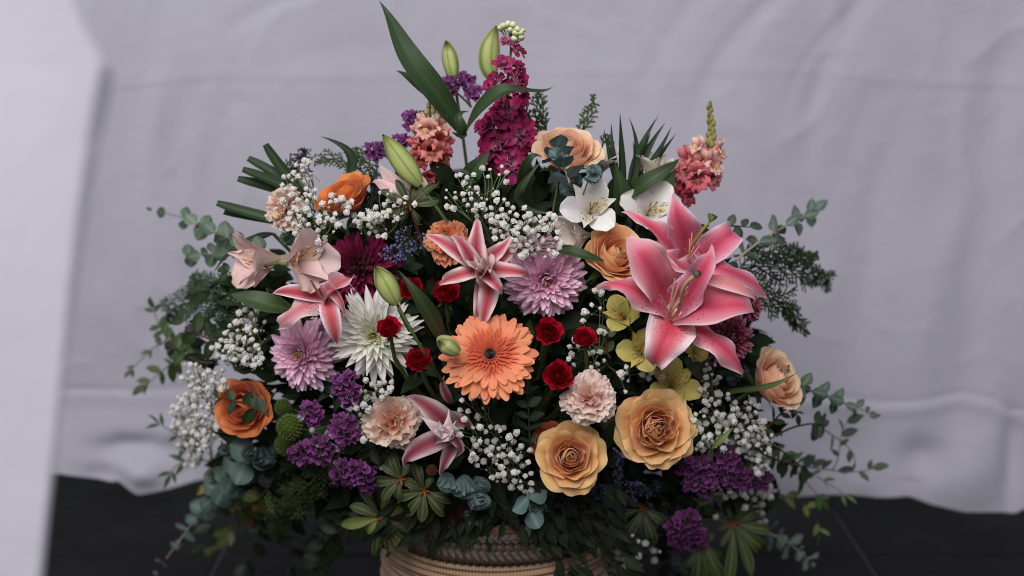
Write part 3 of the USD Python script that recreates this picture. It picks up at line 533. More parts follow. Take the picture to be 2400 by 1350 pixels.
    t.part('style', tube([at(762, 705, Y), at(742, 680, Y - 0.02), at(728, 655, Y - 0.03)], 0.0012, lin(170, 150, 90), 6, 5), M['stem'])
    stem_to_root(t, at(768, 712, Y + 0.05), facing(-0.4, 0.1, 0.9))
    # pale double lily low in the middle
    Y = dome_y(1030, 1010) - 0.015; c4 = lily_color(lin(166, 84, 100), lin(140, 44, 66), lin(214, 186, 190), 0.3, 0.5)
    t = Thing('lily', 'faded double lily with maroon petals below the gerbera', 'lily', at(1040, 1010, Y + 0.03), 'pink lilies with white edges')
    for pts, W in [([(1050, 1010, .03), (1028, 975, .0), (995, 948, .0), (952, 930, .015)], 32), ([(1045, 1025, .03), (1015, 1035, .0), (980, 1052, .0), (952, 1096, .018)], 28), ([(1060, 1030, .03), (1055, 1058, .0), (1042, 1085, .0), (1036, 1116, .012)], 18), ([(1060, 1010, .03), (1068, 1030, -.012), (1078, 1045, -.01), (1066, 1072, .0)], 16), ([(1050, 1000, .035), (1072, 985, .02), (1086, 990, .02), (1094, 1010, .03)], 22)]:
        px_petal(t, pts, W, Y, c4, cup=0.25, ruf=0.002, nu=9, nv=14)
    cw = lily_color(lin(226, 200, 205), lin(214, 170, 180), lin(238, 226, 228), 0.4, 0.6)
    for k, (a, b, W) in enumerate([(1052, 958, 15), (985, 975, 14), (1020, 1040, 15), (1072, 1010, 14), (1070, 985, 12), (1015, 1000, 13), (1045, 1020, 13), (1030, 985, 11)]):
        px_petal(t, [(1042, 1012, .02), ((1042 + a) / 2 + 6 * (-1) ** k, (1012 + b) / 2, -.022), (a, b, -.014)], W * 1.35, Y, cw, cup=0.45, nu=7, nv=10, face=facing((1042 - a) / 90, (b - 1012) / 90, 0.8), twist=0.5 * (-1) ** k)
    px_petal(t, [(1058, 945, .03), (1046, 925, .02), (1038, 905, .02), (1042, 880, .03)], 12, Y, c4, cup=-0.3, nu=5, nv=8)
    stem_to_root(t, at(1045, 1015, Y + 0.05), facing(0, 0, 1))
    # pale lily seen from the side behind a bud
    Y = dome_y(935, 425) + 0.01; c5 = lily_color(lin(228, 196, 200), lin(214, 160, 170), lin(232, 214, 212), 0.5, 0.3)
    t = Thing('lily', 'pale blush lily half hidden behind a green bud, upper left', 'lily', at(955, 470, Y), 'pink lilies with white edges')
    for pts, W in [([(958, 470, .0), (930, 440, -.02), (905, 410, -.015), (890, 386, .0)], 24), ([(955, 472, 0), (925, 455, -.025), (900, 435, -.02), (872, 428, 0)], 20), ([(965, 470, 0), (962, 430, -.02), (955, 405, -.01), (935, 380, .01)], 22), ([(968, 475, 0), (985, 450, -.01), (985, 425, -.0), (975, 400, .01)], 20)]:
        px_petal(t, pts, W, Y, c5, cup=-0.4, nu=9, nv=12, face=facing(-0.3, 0.2, 0.9))
    stem_to_root(t, at(962, 475, Y + 0.01), facing(-0.2, 0.6, 0.4))
lilies()

def trumpet(px, py, Rpx, label, ca, cb, face, d=0.0, L=1.1, open_=(62, 12), sepcol=None, name='alstroemeria', cat='alstroemeria', streak=True, group=None, roll=None, stamens=True):
    """an alstroemeria: three broad outer petals, three narrow ones, two of them streaked"""
    c0 = P(px, py, d); R = Rpx * mpp(c0); nf = unit(face); F = frame(nf, rng.uniform(0, 6) if roll is None else roll)
    base = c0 - nf * R * 0.75; t = Thing(name, label, cat, base, group)
    for k in range(3):
        def col(U, V):
            return mixc(mixc(cb, ca, sm(0.0, 0.4, V)), mixc(ca, sepcol, 0.5) if sepcol is not None else ca, sm(0.88, 1.0, V) * np.exp(-(U / 0.4) ** 2))
        g = rad_petal(1.45 * R * L, open_[0] + 4, open_[1] + rng.uniform(-8, 8), 0.53 * R, [0.16, 0.26, 0.55, 0.9, 1.06, 1.0, 0.6], col, r0=0.05 * R, cup=0.16, nu=11, nv=13, ruf=0.05 * R, ruff=1.8, trim=0.08, phi=k * 2.0944 + rng.uniform(-0.12, 0.12), bend=1.2)
        t.part('petal', move(g, F, base), M['alstro'])
    for k in range(3):
        st = streak and k != 0
        def col(U, V, st=st):
            y = lin(226, 196, 120) if st else ca
            return mixc(mixc(cb, ca, sm(0.0, 0.35, V)), mixc(ca, y, 0.8), np.exp(-((V - 0.5) / 0.2) ** 2) * np.exp(-(U / 0.6) ** 2)) if st else mixc(cb, ca, sm(0, 0.4, V))
        g = rad_petal(1.42 * R * L, open_[0] + 6, open_[1] + 16 + rng.uniform(-8, 8), 0.34 * R, [0.18, 0.4, 0.75, 1.0, 1.0, 0.75, 0.22], col, r0=0.04 * R, cup=0.3, nu=9, nv=13, ruf=0.03 * R, phi=k * 2.0944 + 1.0472 + rng.uniform(-0.1, 0.1), bend=1.2)
        t.part('inner_petal', move(g, F, base), M['streak'] if st else M['alstro'])
    if stamens:
        for k in range(5):
            a = k * 1.25 + rng.uniform(-0.2, 0.2); e = np.array([0.16 * math.cos(a), 0.16 * math.sin(a) - 0.12, rng.uniform(0.95, 1.2)]) * R
            t.part('stamen', move(tube([[0, 0, 0], e * [0.3, 0.3, 0.6], e], [0.0006, 0.0005, 0.0009], lin(190, 150, 80), 6, 4), F, base), M['stem'])
    t.part('tube', lathe([(0.07 * R, 0), (0.12 * R, 0.4), (0.1 * R, 1)], mixc(cb, GREEN, 0.6), base - nf * 0.3 * R, base + nf * 0.12 * R, 8), M['stem'])
    stem_to_root(t, base - nf * 0.3 * R, nf, 0.0016)

def bud(pts, Wpx, label, d=0.0, ca=lin(168, 178, 108), cb=lin(116, 138, 62), name='lily_bud', pale=None, stem=True):
    Y = dome_y(*pts[0][:2]) + d; q = np.array([at(a, b, Y + 0.0) for a, b in pts]); q[-1, 1] -= 0.012
    t = Thing(name, label, 'lily bud', q[0]); c = spline(q, 16); R = Wpx * mpp(c[6])
    prof = table([0.42, 0.72, 0.92, 1.0, 0.98, 0.88, 0.66, 0.40, 0.10], np.linspace(0, 1, 16)) * R
    tg = np.gradient(c, axis=0); tg /= np.linalg.norm(tg, axis=1, keepdims=True); x = np.cross(tg, FW); x /= np.linalg.norm(x, axis=1, keepdims=True); y = np.cross(tg, x)
    off = rng.uniform(0, 1)
    for k in range(3):                                              # three closed petals, each with a raised midrib
        U = np.linspace(-1, 1, 11); a = off + k * 2.0944 + U * 1.07
        rr = prof[:, None] * (1 + 0.10 * np.exp(-(U / 0.18) ** 2) - 0.07 * np.abs(U) ** 3)[None]
        v = (c[:, None] + x[:, None] * np.cos(a)[None, :, None] * rr[..., None] + y[:, None] * np.sin(a)[None, :, None] * rr[..., None]).reshape(-1, 3)
        UU, V = np.meshgrid(U, np.linspace(0, 1, 16))
        col = mixc(mixc(ca, cb * 0.75, np.clip(np.exp(-(UU / 0.2) ** 2) + 0.8 * sm(0.8, 1.0, np.abs(UU)), 0, 1)), cb * 0.8, sm(0.86, 1, V) * 0.8 + 0.4 * sm(0.2, 0.0, V)).reshape(-1, 3)
        t.part('bud_petal', (v, gfaces(11, 16), np.stack([(UU + 1) / 2, V], -1).reshape(-1, 2), col), M['bud'])
    if stem:
        k = unit(q[0] - q[1]); t.part('stem', tube([q[0] - k * 0.002, q[0] + k * 0.03, q[0] * 0.5 + ROOT * 0.5 + np.array([0, 0.03, 0]), ROOT], [0.0016, 0.0018, 0.002], STEMG, 10, 6), M['stem'])

def stock_floret(c, R, n, ca, cb, cw):
    F = frame(n, rng.uniform(0, 6)); gs = []
    for k in range(13):
        q = (k + 0.5) / 13; e = 82 - 88 * q + rng.uniform(-10, 10)
        def col(U, V):
            return mixc(mixc(cw, ca, sm(0.1, 0.55, V)), cb, sm(0.6, 1.0, V) * 0.7)
        gs.append(rad_petal(R * (0.55 + 0.5 * q), e, e + rng.uniform(-25, 15), R * 0.36, [0.3, 0.55, 0.9, 1, 0.85], col, r0=0.05 * R, cup=0.2, nu=7, nv=6, ruf=0.12 * R, ruff=1.6, trim=0.15, jag=0.06, phi=k * 2.39996))
    return move(join(gs), F, np.asarray(c) - unit(n) * 0.35 * R)
def snap_floret(c, R, n, up, ca, cb):
    """two-lipped snapdragon: tube with two lobes standing up and three lobes hanging down"""
    z = unit(n); y = unit(np.asarray(up) - z * np.dot(up, z)); x = np.cross(y, z); F = np.stack([x, y, z], 1); gs = []
    gs.append(lathe([(0.20, 0), (0.36, 0.25), (0.46, 0.7), (0.40, 1.0)], lambda U, V: mixc(cb, mixc(cb, ca, 0.6), V), (0, 0.05, -1.5), (0, 0, 0.0), 10))
    for a, e, W in [(62, 50, 0.52), (118, 50, 0.52), (-90, -15, 0.36), (-40, 0, 0.42), (-140, 0, 0.42)]:
        gs.append(rad_petal(0.85, 80, e - 50, W, [0.7, 0.95, 1.1, 1.0, 0.6], lambda U, V: mixc(mixc(cb, ca, 0.5), ca, sm(0.1, 0.8, V)), r0=0.26, h0=-0.3, nu=9, nv=9, cup=-0.35, ruf=0.14, ruff=1.3, phi=math.radians(a + rng.uniform(-8, 8)), trim=0.1, bend=1.6))
    for a in (-70, -110):
        gs.append(rad_petal(0.5, 88, 150, 0.26, [0.8, 1, 1, 0.6], mixc(ca, lin(244, 214, 150), 0.45), r0=0.30, h0=-0.15, nu=5, nv=6, cup=-0.5, phi=math.radians(a)))
    return move(join(gs), F, c, R)

def stock():
    t = Thing('stock_flower', 'tall magenta stock spike at the top of the arrangement', 'stock', P(1195, 390, 0.05))
    ca, cb, cw = lin(154, 10, 82), lin(132, 6, 64), lin(196, 90, 146)
    sp = [(1195, 420), (1193, 300), (1190, 190), (1198, 110), (1196, 70)]; Y = dome_y(1190, 330) + 0.03
    t.part('stem', tube([at(a, b, Y + 0.01) for a, b in sp], [0.003, 0.0028, 0.0022, 0.0015, 0.001], lin(110, 124, 84), 14, 6), M['stem'])
    for a, b, r, k, pale in [(1178, 145, 30, -.014, .35), (1216, 155, 19, -.006, 0), (1150, 195, 34, -.004, .15), (1215, 182, 36, -.016, .1), (1192, 205, 30, -.01, 0), (1140, 200, 22, .004, .3), (1222, 240, 30, -.006, 0), (1180, 262, 46, -.02, .1), (1142, 282, 42, -.006, 0), (1232, 222, 24, .004, 0), (1212, 272, 36, -.008, 0), (1225, 315, 42, -.02, .15), (1160, 335, 50, -.016, .05), (1200, 330, 38, -.012, 0), (1198, 378, 46, -.026, .25), (1152, 365, 34, -.008, 0), (1128, 335, 24, .004, 0), (1240, 345, 24, .0, 0), (1118, 292, 22, .01, .2)]:
        a, b = a + rng.uniform(-6, 6), b + rng.uniform(-5, 5); c = at(a, b, Y + k); n = facing((a - 1190) / 45 + rng.uniform(-0.3, 0.3), 0.3 + (300 - b) / 400 + rng.uniform(-0.4, 0.4), 0.85); r = 1.08 * r
        t.part('floret', stock_floret(c, r * mpp(c), n, mixc(ca, cw, pale), mixc(cb, ca, pale), mixc(cw, [0.85] * 3, 0.2)), M['velvet'])
    for a, b, r in [(1180, 92, 15), (1205, 100, 14), (1214, 112, 19), (1226, 120, 15), (1192, 98, 16)]:
        c = at(a, b, Y - 0.004); t.part('floret', stock_floret(c, r * mpp(c), facing((a - 1195) / 30, 0.6, 0.8), lin(186, 100, 146) if b < 105 else ca, lin(190, 90, 140) if b < 105 else cb, lin(216, 170, 190)), M['velvet'])
    for a, b, r in [(1178, 62, 9), (1190, 58, 10), (1202, 60, 10), (1212, 70, 10), (1220, 78, 9), (1208, 78, 10), (1196, 70, 9), (1172, 66, 8), (1222, 88, 8), (1205, 92, 9), (1226, 72, 6)]:
        c0, c1 = at((a + 1196) / 2, b + 28, Y), at(a, b - r, Y - 0.004); w = r * mpp(c1)
        t.part('bud', join([tube([c0, (c0 + c1) / 2, at(a, b + r * 0.6, Y - 0.004)], 0.0008, STEMG, 5, 4), scale_rad(lathe([(0.3, 0), (0.85, 0.3), (1, 0.6), (0.6, 0.9), (0.1, 1)], lambda U, V: mixc(lin(120, 136, 84), lin(206, 206, 168), sm(0.2, 0.8, V)), at(a, b + r, Y - 0.004), c1, 8), at(a, b + r, Y - 0.004), c1, w)]), M['stem'])
def scale_rad(g, a0, a1, k):
    v, f, u, c = g; a0 = np.asarray(a0); d = unit(np.asarray(a1) - a0); l = (v - a0) @ d; ax = a0 + l[:, None] * d
    return ax + (v - ax) * k, f, u, c
def snapdragons():
    cp, cr, cc = lin(222, 122, 124), lin(186, 62, 78), lin(240, 208, 184)
    Y = dome_y(1010, 330) + 0.03
    t = Thing('snapdragon', 'salmon and cream snapdragon beside the long dark lily leaf', 'snapdragon', at(1015, 430, Y))
    t.part('stem', tube([at(1025, 440, Y), at(1015, 350, Y), at(1008, 260, Y), at(1010, 225, Y)], [0.003, 0.0025, 0.0018, 0.001], lin(120, 118, 70), 12, 6), M['stem'])
    for a, b, fx, fy, r, m in [(985, 285, -.7, .5, 22, 0), (1000, 302, -.15, .2, 27, .25), (1035, 292, .6, .35, 25, .1), (975, 318, -.75, .1, 26, .6), (1032, 330, .45, .0, 32, 1), (972, 348, -.6, -.1, 26, 1), (1046, 345, .75, -.1, 27, .95), (1012, 352, .0, -.1, 28, .8), (985, 375, -.4, -.4, 24, 1.2), (1040, 372, .5, -.4, 25, 1.2), (1004, 415, -.1, -.3, 18, 1.4)]:
        c = at(a, b, Y - 0.022 + 0.02 * abs(fx)); t.part('floret', snap_floret(c, r * mpp(c) * 1.3, facing(fx * 1.3, fy, 0.55), UP, mixc(cc, cp, min(m, 1)) if m <= 1 else mixc(cp, cr, 0.6), mixc(cp, cr, min(1, 0.2 + 0.6 * m))), M['petal'])
    for a, b, r in [(1000, 262, 9), (1016, 258, 10), (1005, 246, 8), (1014, 238, 7), (1007, 230, 6), (1024, 272, 9)]:
        c0, c1 = at(a, b + r, Y - 0.006), at(a, b - r, Y - 0.01); t.part('bud', scale_rad(lathe([(0.3, 0), (0.9, 0.3), (0.9, 0.65), (0.3, 1)], lin(168, 160, 100), c0, c1, 8), c0, c1, r * 0.75 * mpp(c0)), M['stem'])
    Y = dome_y(1640, 420) + 0.03; cp, cr, cc = lin(224, 116, 132), lin(190, 56, 86), lin(242, 206, 190)
    t = Thing('snapdragon', 'pink snapdragon with green bud spike behind the large lily', 'snapdragon', at(1610, 480, Y))
    t.part('stem', tube([at(1600, 500, Y), at(1625, 420, Y), at(1655, 360, Y), at(1662, 290, Y), at(1666, 246, Y)], [0.003, 0.0026, 0.0018, 0.0012, 0.0008], lin(112, 110, 66), 14, 6), M['stem'])
    for a, b, fx, fy, r, m in [(1634, 340, -.5, .5, 20, 0), (1690, 350, .8, .3, 21, 0), (1640, 378, -.3, .2, 27, .05), (1672, 382, .35, .2, 26, .1), (1604, 372, -.8, .4, 28, .8), (1634, 415, .0, -.1, 30, 1), (1668, 412, .6, .0, 30, .85), (1588, 425, -.8, .1, 24, 1.3), (1682, 402, .9, .1, 22, .7), (1618, 460, .4, -.3, 22, 1.4), (1606, 402, -.3, .2, 22, .9)]:
        c = at(a, b, Y - 0.022 + 0.02 * abs(fx)); t.part('floret', snap_floret(c, r * mpp(c) * 1.45, facing(fx * 1.3, fy, 0.5), UP, mixc(cc, cp, min(m, 1)) if m <= 1 else mixc(cp, lin(196, 50, 74), 0.7), mixc(cp, cr, min(1, 0.1 + 0.5 * m))), M['petal'])
    for k in range(19):
        s = k / 18; a, b = 1664 + 3 * math.sin(s * 5) + (5.5 - 3.5 * s) * (1 if k % 3 == 0 else -1 if k % 3 == 1 else 0.1) + s * 3, 338 - 96 * s; r = 11 - 5 * s
        c0, c1 = at(a - 1, b + r, Y - 0.004), at(a + (3 if k % 2 else -2), b - r, Y - 0.008); t.part('bud', scale_rad(lathe([(0.3, 0), (0.95, 0.35), (0.9, 0.7), (0.2, 1)], mixc(lin(150, 142, 80), lin(110, 116, 62), rng.random()), c0, c1, 8), c0, c1, r * 0.75 * mpp(c0)), M['stem'])

# ---- baby's breath
BLOSSOM = []
for _ in range(7):
    gs = []
    for k in range(15):
        q = (k + 0.5) / 15; e = 85 - 120 * q + rng.uniform(-12, 12)
        gs.append(rad_petal(1.02 * (0.8 + 0.2 * q) * rng.uniform(0.8, 1.12), e, e + rng.uniform(-10, 60), 0.5, [0.5, 0.9, 1.0, 0.8], mixc(lin(214, 216, 196), lin(238, 236, 238), 0.2 + 0.8 * q), r0=0.05, cup=0.4, nu=4, nv=4, ruf=0.12, ruff=1.5, phi=k * 2.39996 + rng.uniform(-0.3, 0.3), trim=0.25))
    w_ = trimesh.creation.icosphere(2); w_v = w_.vertices * (0.42 + 0.62 * meshkit.noise(w_.vertices * 3.5 + _ * 7, _)[:, None])
    BLOSSOM.append(join(gs + [(w_v, w_.faces, np.zeros((len(w_v), 2)), lin(232, 230, 228))]))
def babys_breath(blobs, label, root, d=-0.03, size=(6.2, 10.8), dark=0.0):
    """blobs: (px, py, rx, ry, how many) patches of blossom"""
    r = np.random.default_rng(abs(hash(label)) % 9999 if 0 else sum(map(ord, label)))
    pts = []
    for bx, by, rx, ry, n in blobs:
        tries = 0; k = 0; n = max(1, round(n * 0.66))
        while k < n and tries < n * 60:
            tries += 1; a = r.uniform(0, 6.283); q = math.sqrt(r.random()); x, y = bx + rx * q * math.cos(a), by + ry * q * math.sin(a)
            if all((x - p[0]) ** 2 + (y - p[1]) ** 2 > (8.0 + 6.5 * r.random()) ** 2 for p in pts):
                pts.append((x, y, d + r.uniform(-0.02, 0.02))); k += 1
    b0 = at(root[0], root[1], dome_y(*root) + d + 0.07)
    t = Thing('babys_breath', label, "baby's breath", b0); n = len(pts)
    W = np.array([P(x, y, z) for x, y, z in pts]); stems = []
    left = list(range(n)); nodes = []
    while left:
        i = left[0]; near = sorted(left, key=lambda j: np.linalg.norm(W[j] - W[i]))[:int(r.integers(4, 8))]
        node = W[near].mean(0) * 0.72 + b0 * 0.28 + r.uniform(-0.006, 0.006, 3); nodes.append(node)
        for j in near:
            mid = (node * 0.45 + W[j] * 0.55) + r.uniform(-0.003, 0.003, 3)
            stems.append(tube([node, mid, W[j]], 0.00048, lin(110, 124, 84), 4, 3, cap=False)); left.remove(j)
            if r.random() < 0.35:
                e = mid + r.uniform(-0.011, 0.011, 3); stems.append(tube([mid, e], 0.0003, lin(120, 132, 90), 2, 3, cap=False)); stems.append(move(BLOSSOM[0], np.eye(3), e, 0.0009))
        stems.append(tube([b0, (b0 + node) / 2 + r.uniform(-0.008, 0.008, 3), node], [0.0008, 0.0005], lin(98, 114, 74), 5, 4, cap=False))
    stems.append(tube([b0, b0 * 0.4 + ROOT * 0.6, ROOT], 0.0011, lin(90, 106, 68), 4, 4))
    t.part('stems', join(stems), M['stem'])
    for i, (x, y, z) in enumerate(pts):
        s = r.uniform(*size) * mpp(W[i]) * (0.55 if r.random() < 0.18 else 1.0)
        R = frame(unit(auto_face(x, y) + r.uniform(-0.6, 0.6, 3)), r.uniform(0, 6))
        v, f, u, c = BLOSSOM[int(r.integers(0, 7))]
        t.part('blossom', move((v * [1, 1, r.uniform(0.8, 1.15)], f, u, c * np.array([1.0, 1 - 0.02 * r.random(), 1 - 0.05 * r.random()])), R, W[i], s), M['white'])

# ---- greenery
def leaf_col(ca, cb, mid=None, edge=None):
    def f(U, V):
        c = mixc(ca, cb, 0.5 * np.abs(U) + 0.3 * V)
        c = mixc(c, mid if mid is not None else np.asarray(ca) * 1.7, np.exp(-(U / 0.10) ** 2) * (1 - 0.6 * V) * 0.7)
        return mixc(c, edge, sm(0.82, 1, np.abs(U)) * 0.7) if edge is not None else c
    return f
LEAFW = [0.10, 0.45, 0.80, 1.0, 0.98, 0.82, 0.55, 0.26, 0.02]
OVALW = [0.12, 0.6, 0.88, 1.0, 1.0, 0.9, 0.7, 0.4, 0.05]
ROUNDW = [0.25, 0.72, 0.93, 1.0, 1.0, 0.93, 0.78, 0.52, 0.06]
def big_leaf(pts, Wpx, label, d=0.0, ca=lin(52, 74, 40), cb=lin(40, 58, 34), w=LEAFW, face=None, name='lily_leaf', fold=0.25, cat='leaf', mat='leaf', **k):
    Y = dome_y(*pts[0][:2]) + d; q = [at(p[0], p[1], Y + (p[2] if len(p) > 2 else 0)) for p in pts]
    single(name, label, cat, strip(q, Wpx * mpp(q[1]), w, leaf_col(ca, cb), face if face is not None else facing(0.2, 0.4, 0.9), nu=9, nv=22, fold=fold, **k), M[mat])
def pathY(pts, d):
    return np.array([P(p[0], p[1], d + (p[2] if len(p) > 2 else 0)) for p in pts])
def eucalyptus(pts, label, n, size, d=0.0, ca=lin(94, 116, 108), cb=lin(74, 96, 92), end=0.45, open_=0.6, stemc=lin(120, 110, 90), cross=False, name='eucalyptus_sprig', r=None, roundness=ROUNDW, aspect=0.5):
    r = np.random.default_rng(sum(map(ord, label))); c = spline(pathY(pts, d), 60); t = Thing(name, label, 'eucalyptus', c[0])
    t.part('stem', tube(c[::4], [0.0015, 0.0011, 0.0006], stemc, 20, 5), M['stem']); tg = np.gradient(c, axis=0); tg /= np.linalg.norm(tg, axis=1, keepdims=True)
    for k in range(n):
        s = (k + 0.6) / n; i = int(s * 59); L = size * (1 - (1 - end) * s ** 1.3) * mpp(c[i]) * r.uniform(0.88, 1.1); T = tg[i]
        x = unit(np.cross(T, FW + 0.01)); y = np.cross(T, x); a = (k % 2) * math.pi / 2 + r.uniform(-0.5, 0.5)
        for sg in (1, -1):
            o = unit(x * math.cos(a) + y * math.sin(a)) * sg; dirn = unit(o + T * open_ * r.uniform(0.5, 1.3)); nrm = unit(T - o * 0.55 + r.uniform(-0.3, 0.3, 3))
            p0 = c[i] + o * 0.0008; q = [p0, p0 + dirn * L * 0.12, p0 + dirn * L * 0.55 + nrm * 0.05 * L, p0 + dirn * L + nrm * r.uniform(-0.1, 0.12) * L]
            t.part('leaf', strip(q, L * aspect, roundness, leaf_col(mixc(ca, cb, r.random()), cb, mixc(ca, [0.6, 0.62, 0.5], 0.3)), nrm, cup=r.uniform(-0.1, 0.3), nu=7, nv=9, ruf=0.04 * L, ruff=2), M['dull_leaf'])
    L = size * end * 0.5 * mpp(c[-1])
    for k in range(3):
        o = unit(tg[-1] + r.uniform(-0.6, 0.6, 3)); t.part('leaf', strip([c[-1], c[-1] + o * L * 0.5, c[-1] + o * L], L * 0.3, roundness, cb, unit(r.uniform(-1, 1, 3)), nu=5, nv=6), M['dull_leaf'])
def rosette(px, py, Rpx, label, d=0.0, n=10, face=None, ca=lin(120, 142, 136), cb=lin(86, 112, 110)):
    """the tip of a eucalyptus stem seen end on: round leaves in crossed pairs"""
    r = np.random.default_rng(sum(map(ord, label))); c0 = P(px, py, d); R = Rpx * mpp(c0); nf = unit(face if face is not None else auto_face(px, py)); F = frame(nf, r.uniform(0, 6)); base = c0 - nf * 0.8 * R
    t = Thing('eucalyptus_sprig', label, 'eucalyptus', base)
    for k in range(n):
        q = k / n; e = 78 - 70 * q
        g = rad_petal(R * (0.28 + 0.72 * q) * r.uniform(0.9, 1.08), e, e - 26 * q + 10, R * (0.16 + 0.36 * q), ROUNDW, leaf_col(mixc(cb, ca, 0.4 + 0.6 * (1 - q)), cb, mixc(ca, [0.6, 0.62, 0.55], 0.35)), r0=0.03 * R, h0=0.8 * R * (1 - q), cup=0.15, nu=9, nv=9, ruf=0.05 * R, ruff=1.5, phi=k * 1.5708 + (k // 2 % 2) * 0.785 + (0 if k % 2 else 1.5708) + r.uniform(-0.25, 0.25), trim=0.05)
        t.part('leaf', move(g, F, base), M['dull_leaf'])
    t.part('stem', tube([base + nf * 0.85 * R, base, base * 0.5 + ROOT * 0.5, ROOT], [0.0006, 0.0015, 0.002, 0.002], lin(120, 118, 96), 8, 5), M['stem'])
def branch(pts, label, leaves, ca, cb, d=0.0, stemc=lin(84, 48, 44), aspect=0.24, name='leafy_branch', cat='branch', w=OVALW, twigs=(), mat='leaf', r0=0.0013, jit=0.3):
    """leaves: (place 0-1 along the branch, angle from the branch in degrees, + left / - right, length px)"""
    r = np.random.default_rng(sum(map(ord, label))); c = spline(pathY(pts, d), 60); t = Thing(name, label, cat, c[0])
    t.part('stem', tube(c[::3], [r0, r0 * 0.75, r0 * 0.4], stemc, 24, 5), M['stem'])
    curves = [c] + [spline(pathY(tw, d), 60) for tw in twigs]
    for q in curves[1:]:
        t.part('twig', tube(q[::4], [r0 * 0.6, r0 * 0.3], stemc, 16, 4), M['stem'])
    for l in leaves:
        s, ang, ln = l[:3]; q = curves[l[3] if len(l) > 3 else 0]; i = min(58, max(1, int(s * 59))); T = unit(q[i + 1] - q[i - 1]); L = ln * mpp(q[i])
        x = unit(np.cross(FW, T)); a = math.radians(ang); dirn = unit(T * math.cos(a) + x * math.sin(a) + FW * r.uniform(-jit, jit)); nrm = unit(-FW + UP * 0.5 + r.uniform(-0.7, 0.7, 3))
        p0 = q[i]; pp = [p0, p0 + dirn * L * 0.15, p0 + dirn * L * 0.6 + nrm * 0.04 * L, p0 + dirn * L - UP * 0.06 * L]
        t.part('leaf', strip(pp, L * aspect, w, leaf_col(mixc(ca, cb, r.random()), cb), nrm, fold=0.2, nu=5, nv=9), M[mat])
    return t
def pinnate(n, ln, ang=55, s0=0.1, s1=0.97, tw=0, taper=0.5, rs=3):
    r = np.random.default_rng(rs); out = []
    for k in range(n):
        s = s0 + (s1 - s0) * k / (n - 1); f = 1 - taper * abs(s - 0.4)
        for sg in (1, -1):
            out.append((s + r.uniform(-0.02, 0.02), sg * (ang + r.uniform(-14, 14)), ln * f * r.uniform(0.8, 1.15), tw))
    return out + [(0.985, 5, ln * 0.8, tw)]
def conifer(pts, label, n, ln, d=0.0, ca=lin(34, 52, 28), cb=lin(58, 78, 42), ang=32, name='juniper_sprig', cat='juniper', thick=1.05, sub=9, s0=0.08, droop=0.0, flat=0.35):
    """a sprig of scale-leaved foliage: branchlets of short, overlapping, pointed scales"""
    r = np.random.default_rng(sum(map(ord, label))); c = spline(pathY(pts, d), 60); t = Thing(name, label, cat, c[0])
    t.part('stem', tube(c[::3], [0.0014, 0.0006], lin(84, 74, 50), 20, 5), M['stem'])
    def scaly(p, T, L, x):
        gs = [tube([p, p + T * L * 0.5 + x * 0.03 * L, p + T * L], [0.0007 * thick, 0.0007 * thick, 0.0003], ca, 4, 4, cap=False)]; m = max(4, int(L / 0.0034)); y = np.cross(T, x)
        for j in range(m):
            s = (j + 0.4) / m; a = j * 2.4; o = x * math.cos(a) + y * math.sin(a); q = p + T * L * s; l = 0.0046 * thick * (1 - 0.4 * s); di = unit(T + o * 0.30)
            sd = unit(np.cross(di, o)) * 0.0010 * thick; v = np.array([q - sd, q + sd, q + di * l * 0.6 + sd * 0.7 + o * 0.0004, q + di * l * 0.6 - sd * 0.7 + o * 0.0004, q + di * l])
            gs.append((v, np.array([[0, 1, 2], [0, 2, 3], [3, 2, 4]]), np.zeros((5, 2)), mixc(ca, cb, r.random() * (0.4 + 0.6 * s))))
        return gs
    n = int(n * 1.25)
    for k in range(n):
        s = s0 + (1 - s0) * (k + 0.5) / n; i = min(58, max(1, int(s * 59))); T = unit(c[i + 1] - c[i - 1]); x = unit(np.cross(FW, T)) * (1 if k % 2 else -1)
        a = math.radians(ang + r.uniform(-10, 10)) * (1 - 0.5 * s); dirn = unit(T * math.cos(a) + x * math.sin(a) + FW * r.uniform(-flat, flat) - np.array([0, 0, droop])); L = ln * (1 - 0.55 * s ** 1.5) * mpp(c[i]) * r.uniform(0.75, 1.15)
        gs = scaly(c[i], dirn, L, unit(np.cross(dirn, UP + 0.1)))
        for j in range(sub):
            f = (j + 0.8) / (sub + 0.5); xs = unit(np.cross(FW, dirn)) * (1 if j % 2 else -1); a2 = math.radians(r.uniform(22, 42)); d2 = unit(dirn * math.cos(a2) + xs * math.sin(a2) + FW * r.uniform(-0.35, 0.35))
            gs += scaly(c[i] + dirn * L * f * 0.9, d2, L * 0.42 * (1 - 0.5 * f) * r.uniform(0.7, 1.2), unit(np.cross(d2, UP + 0.1)))
        t.part('branchlet', join(gs), M['needle'])
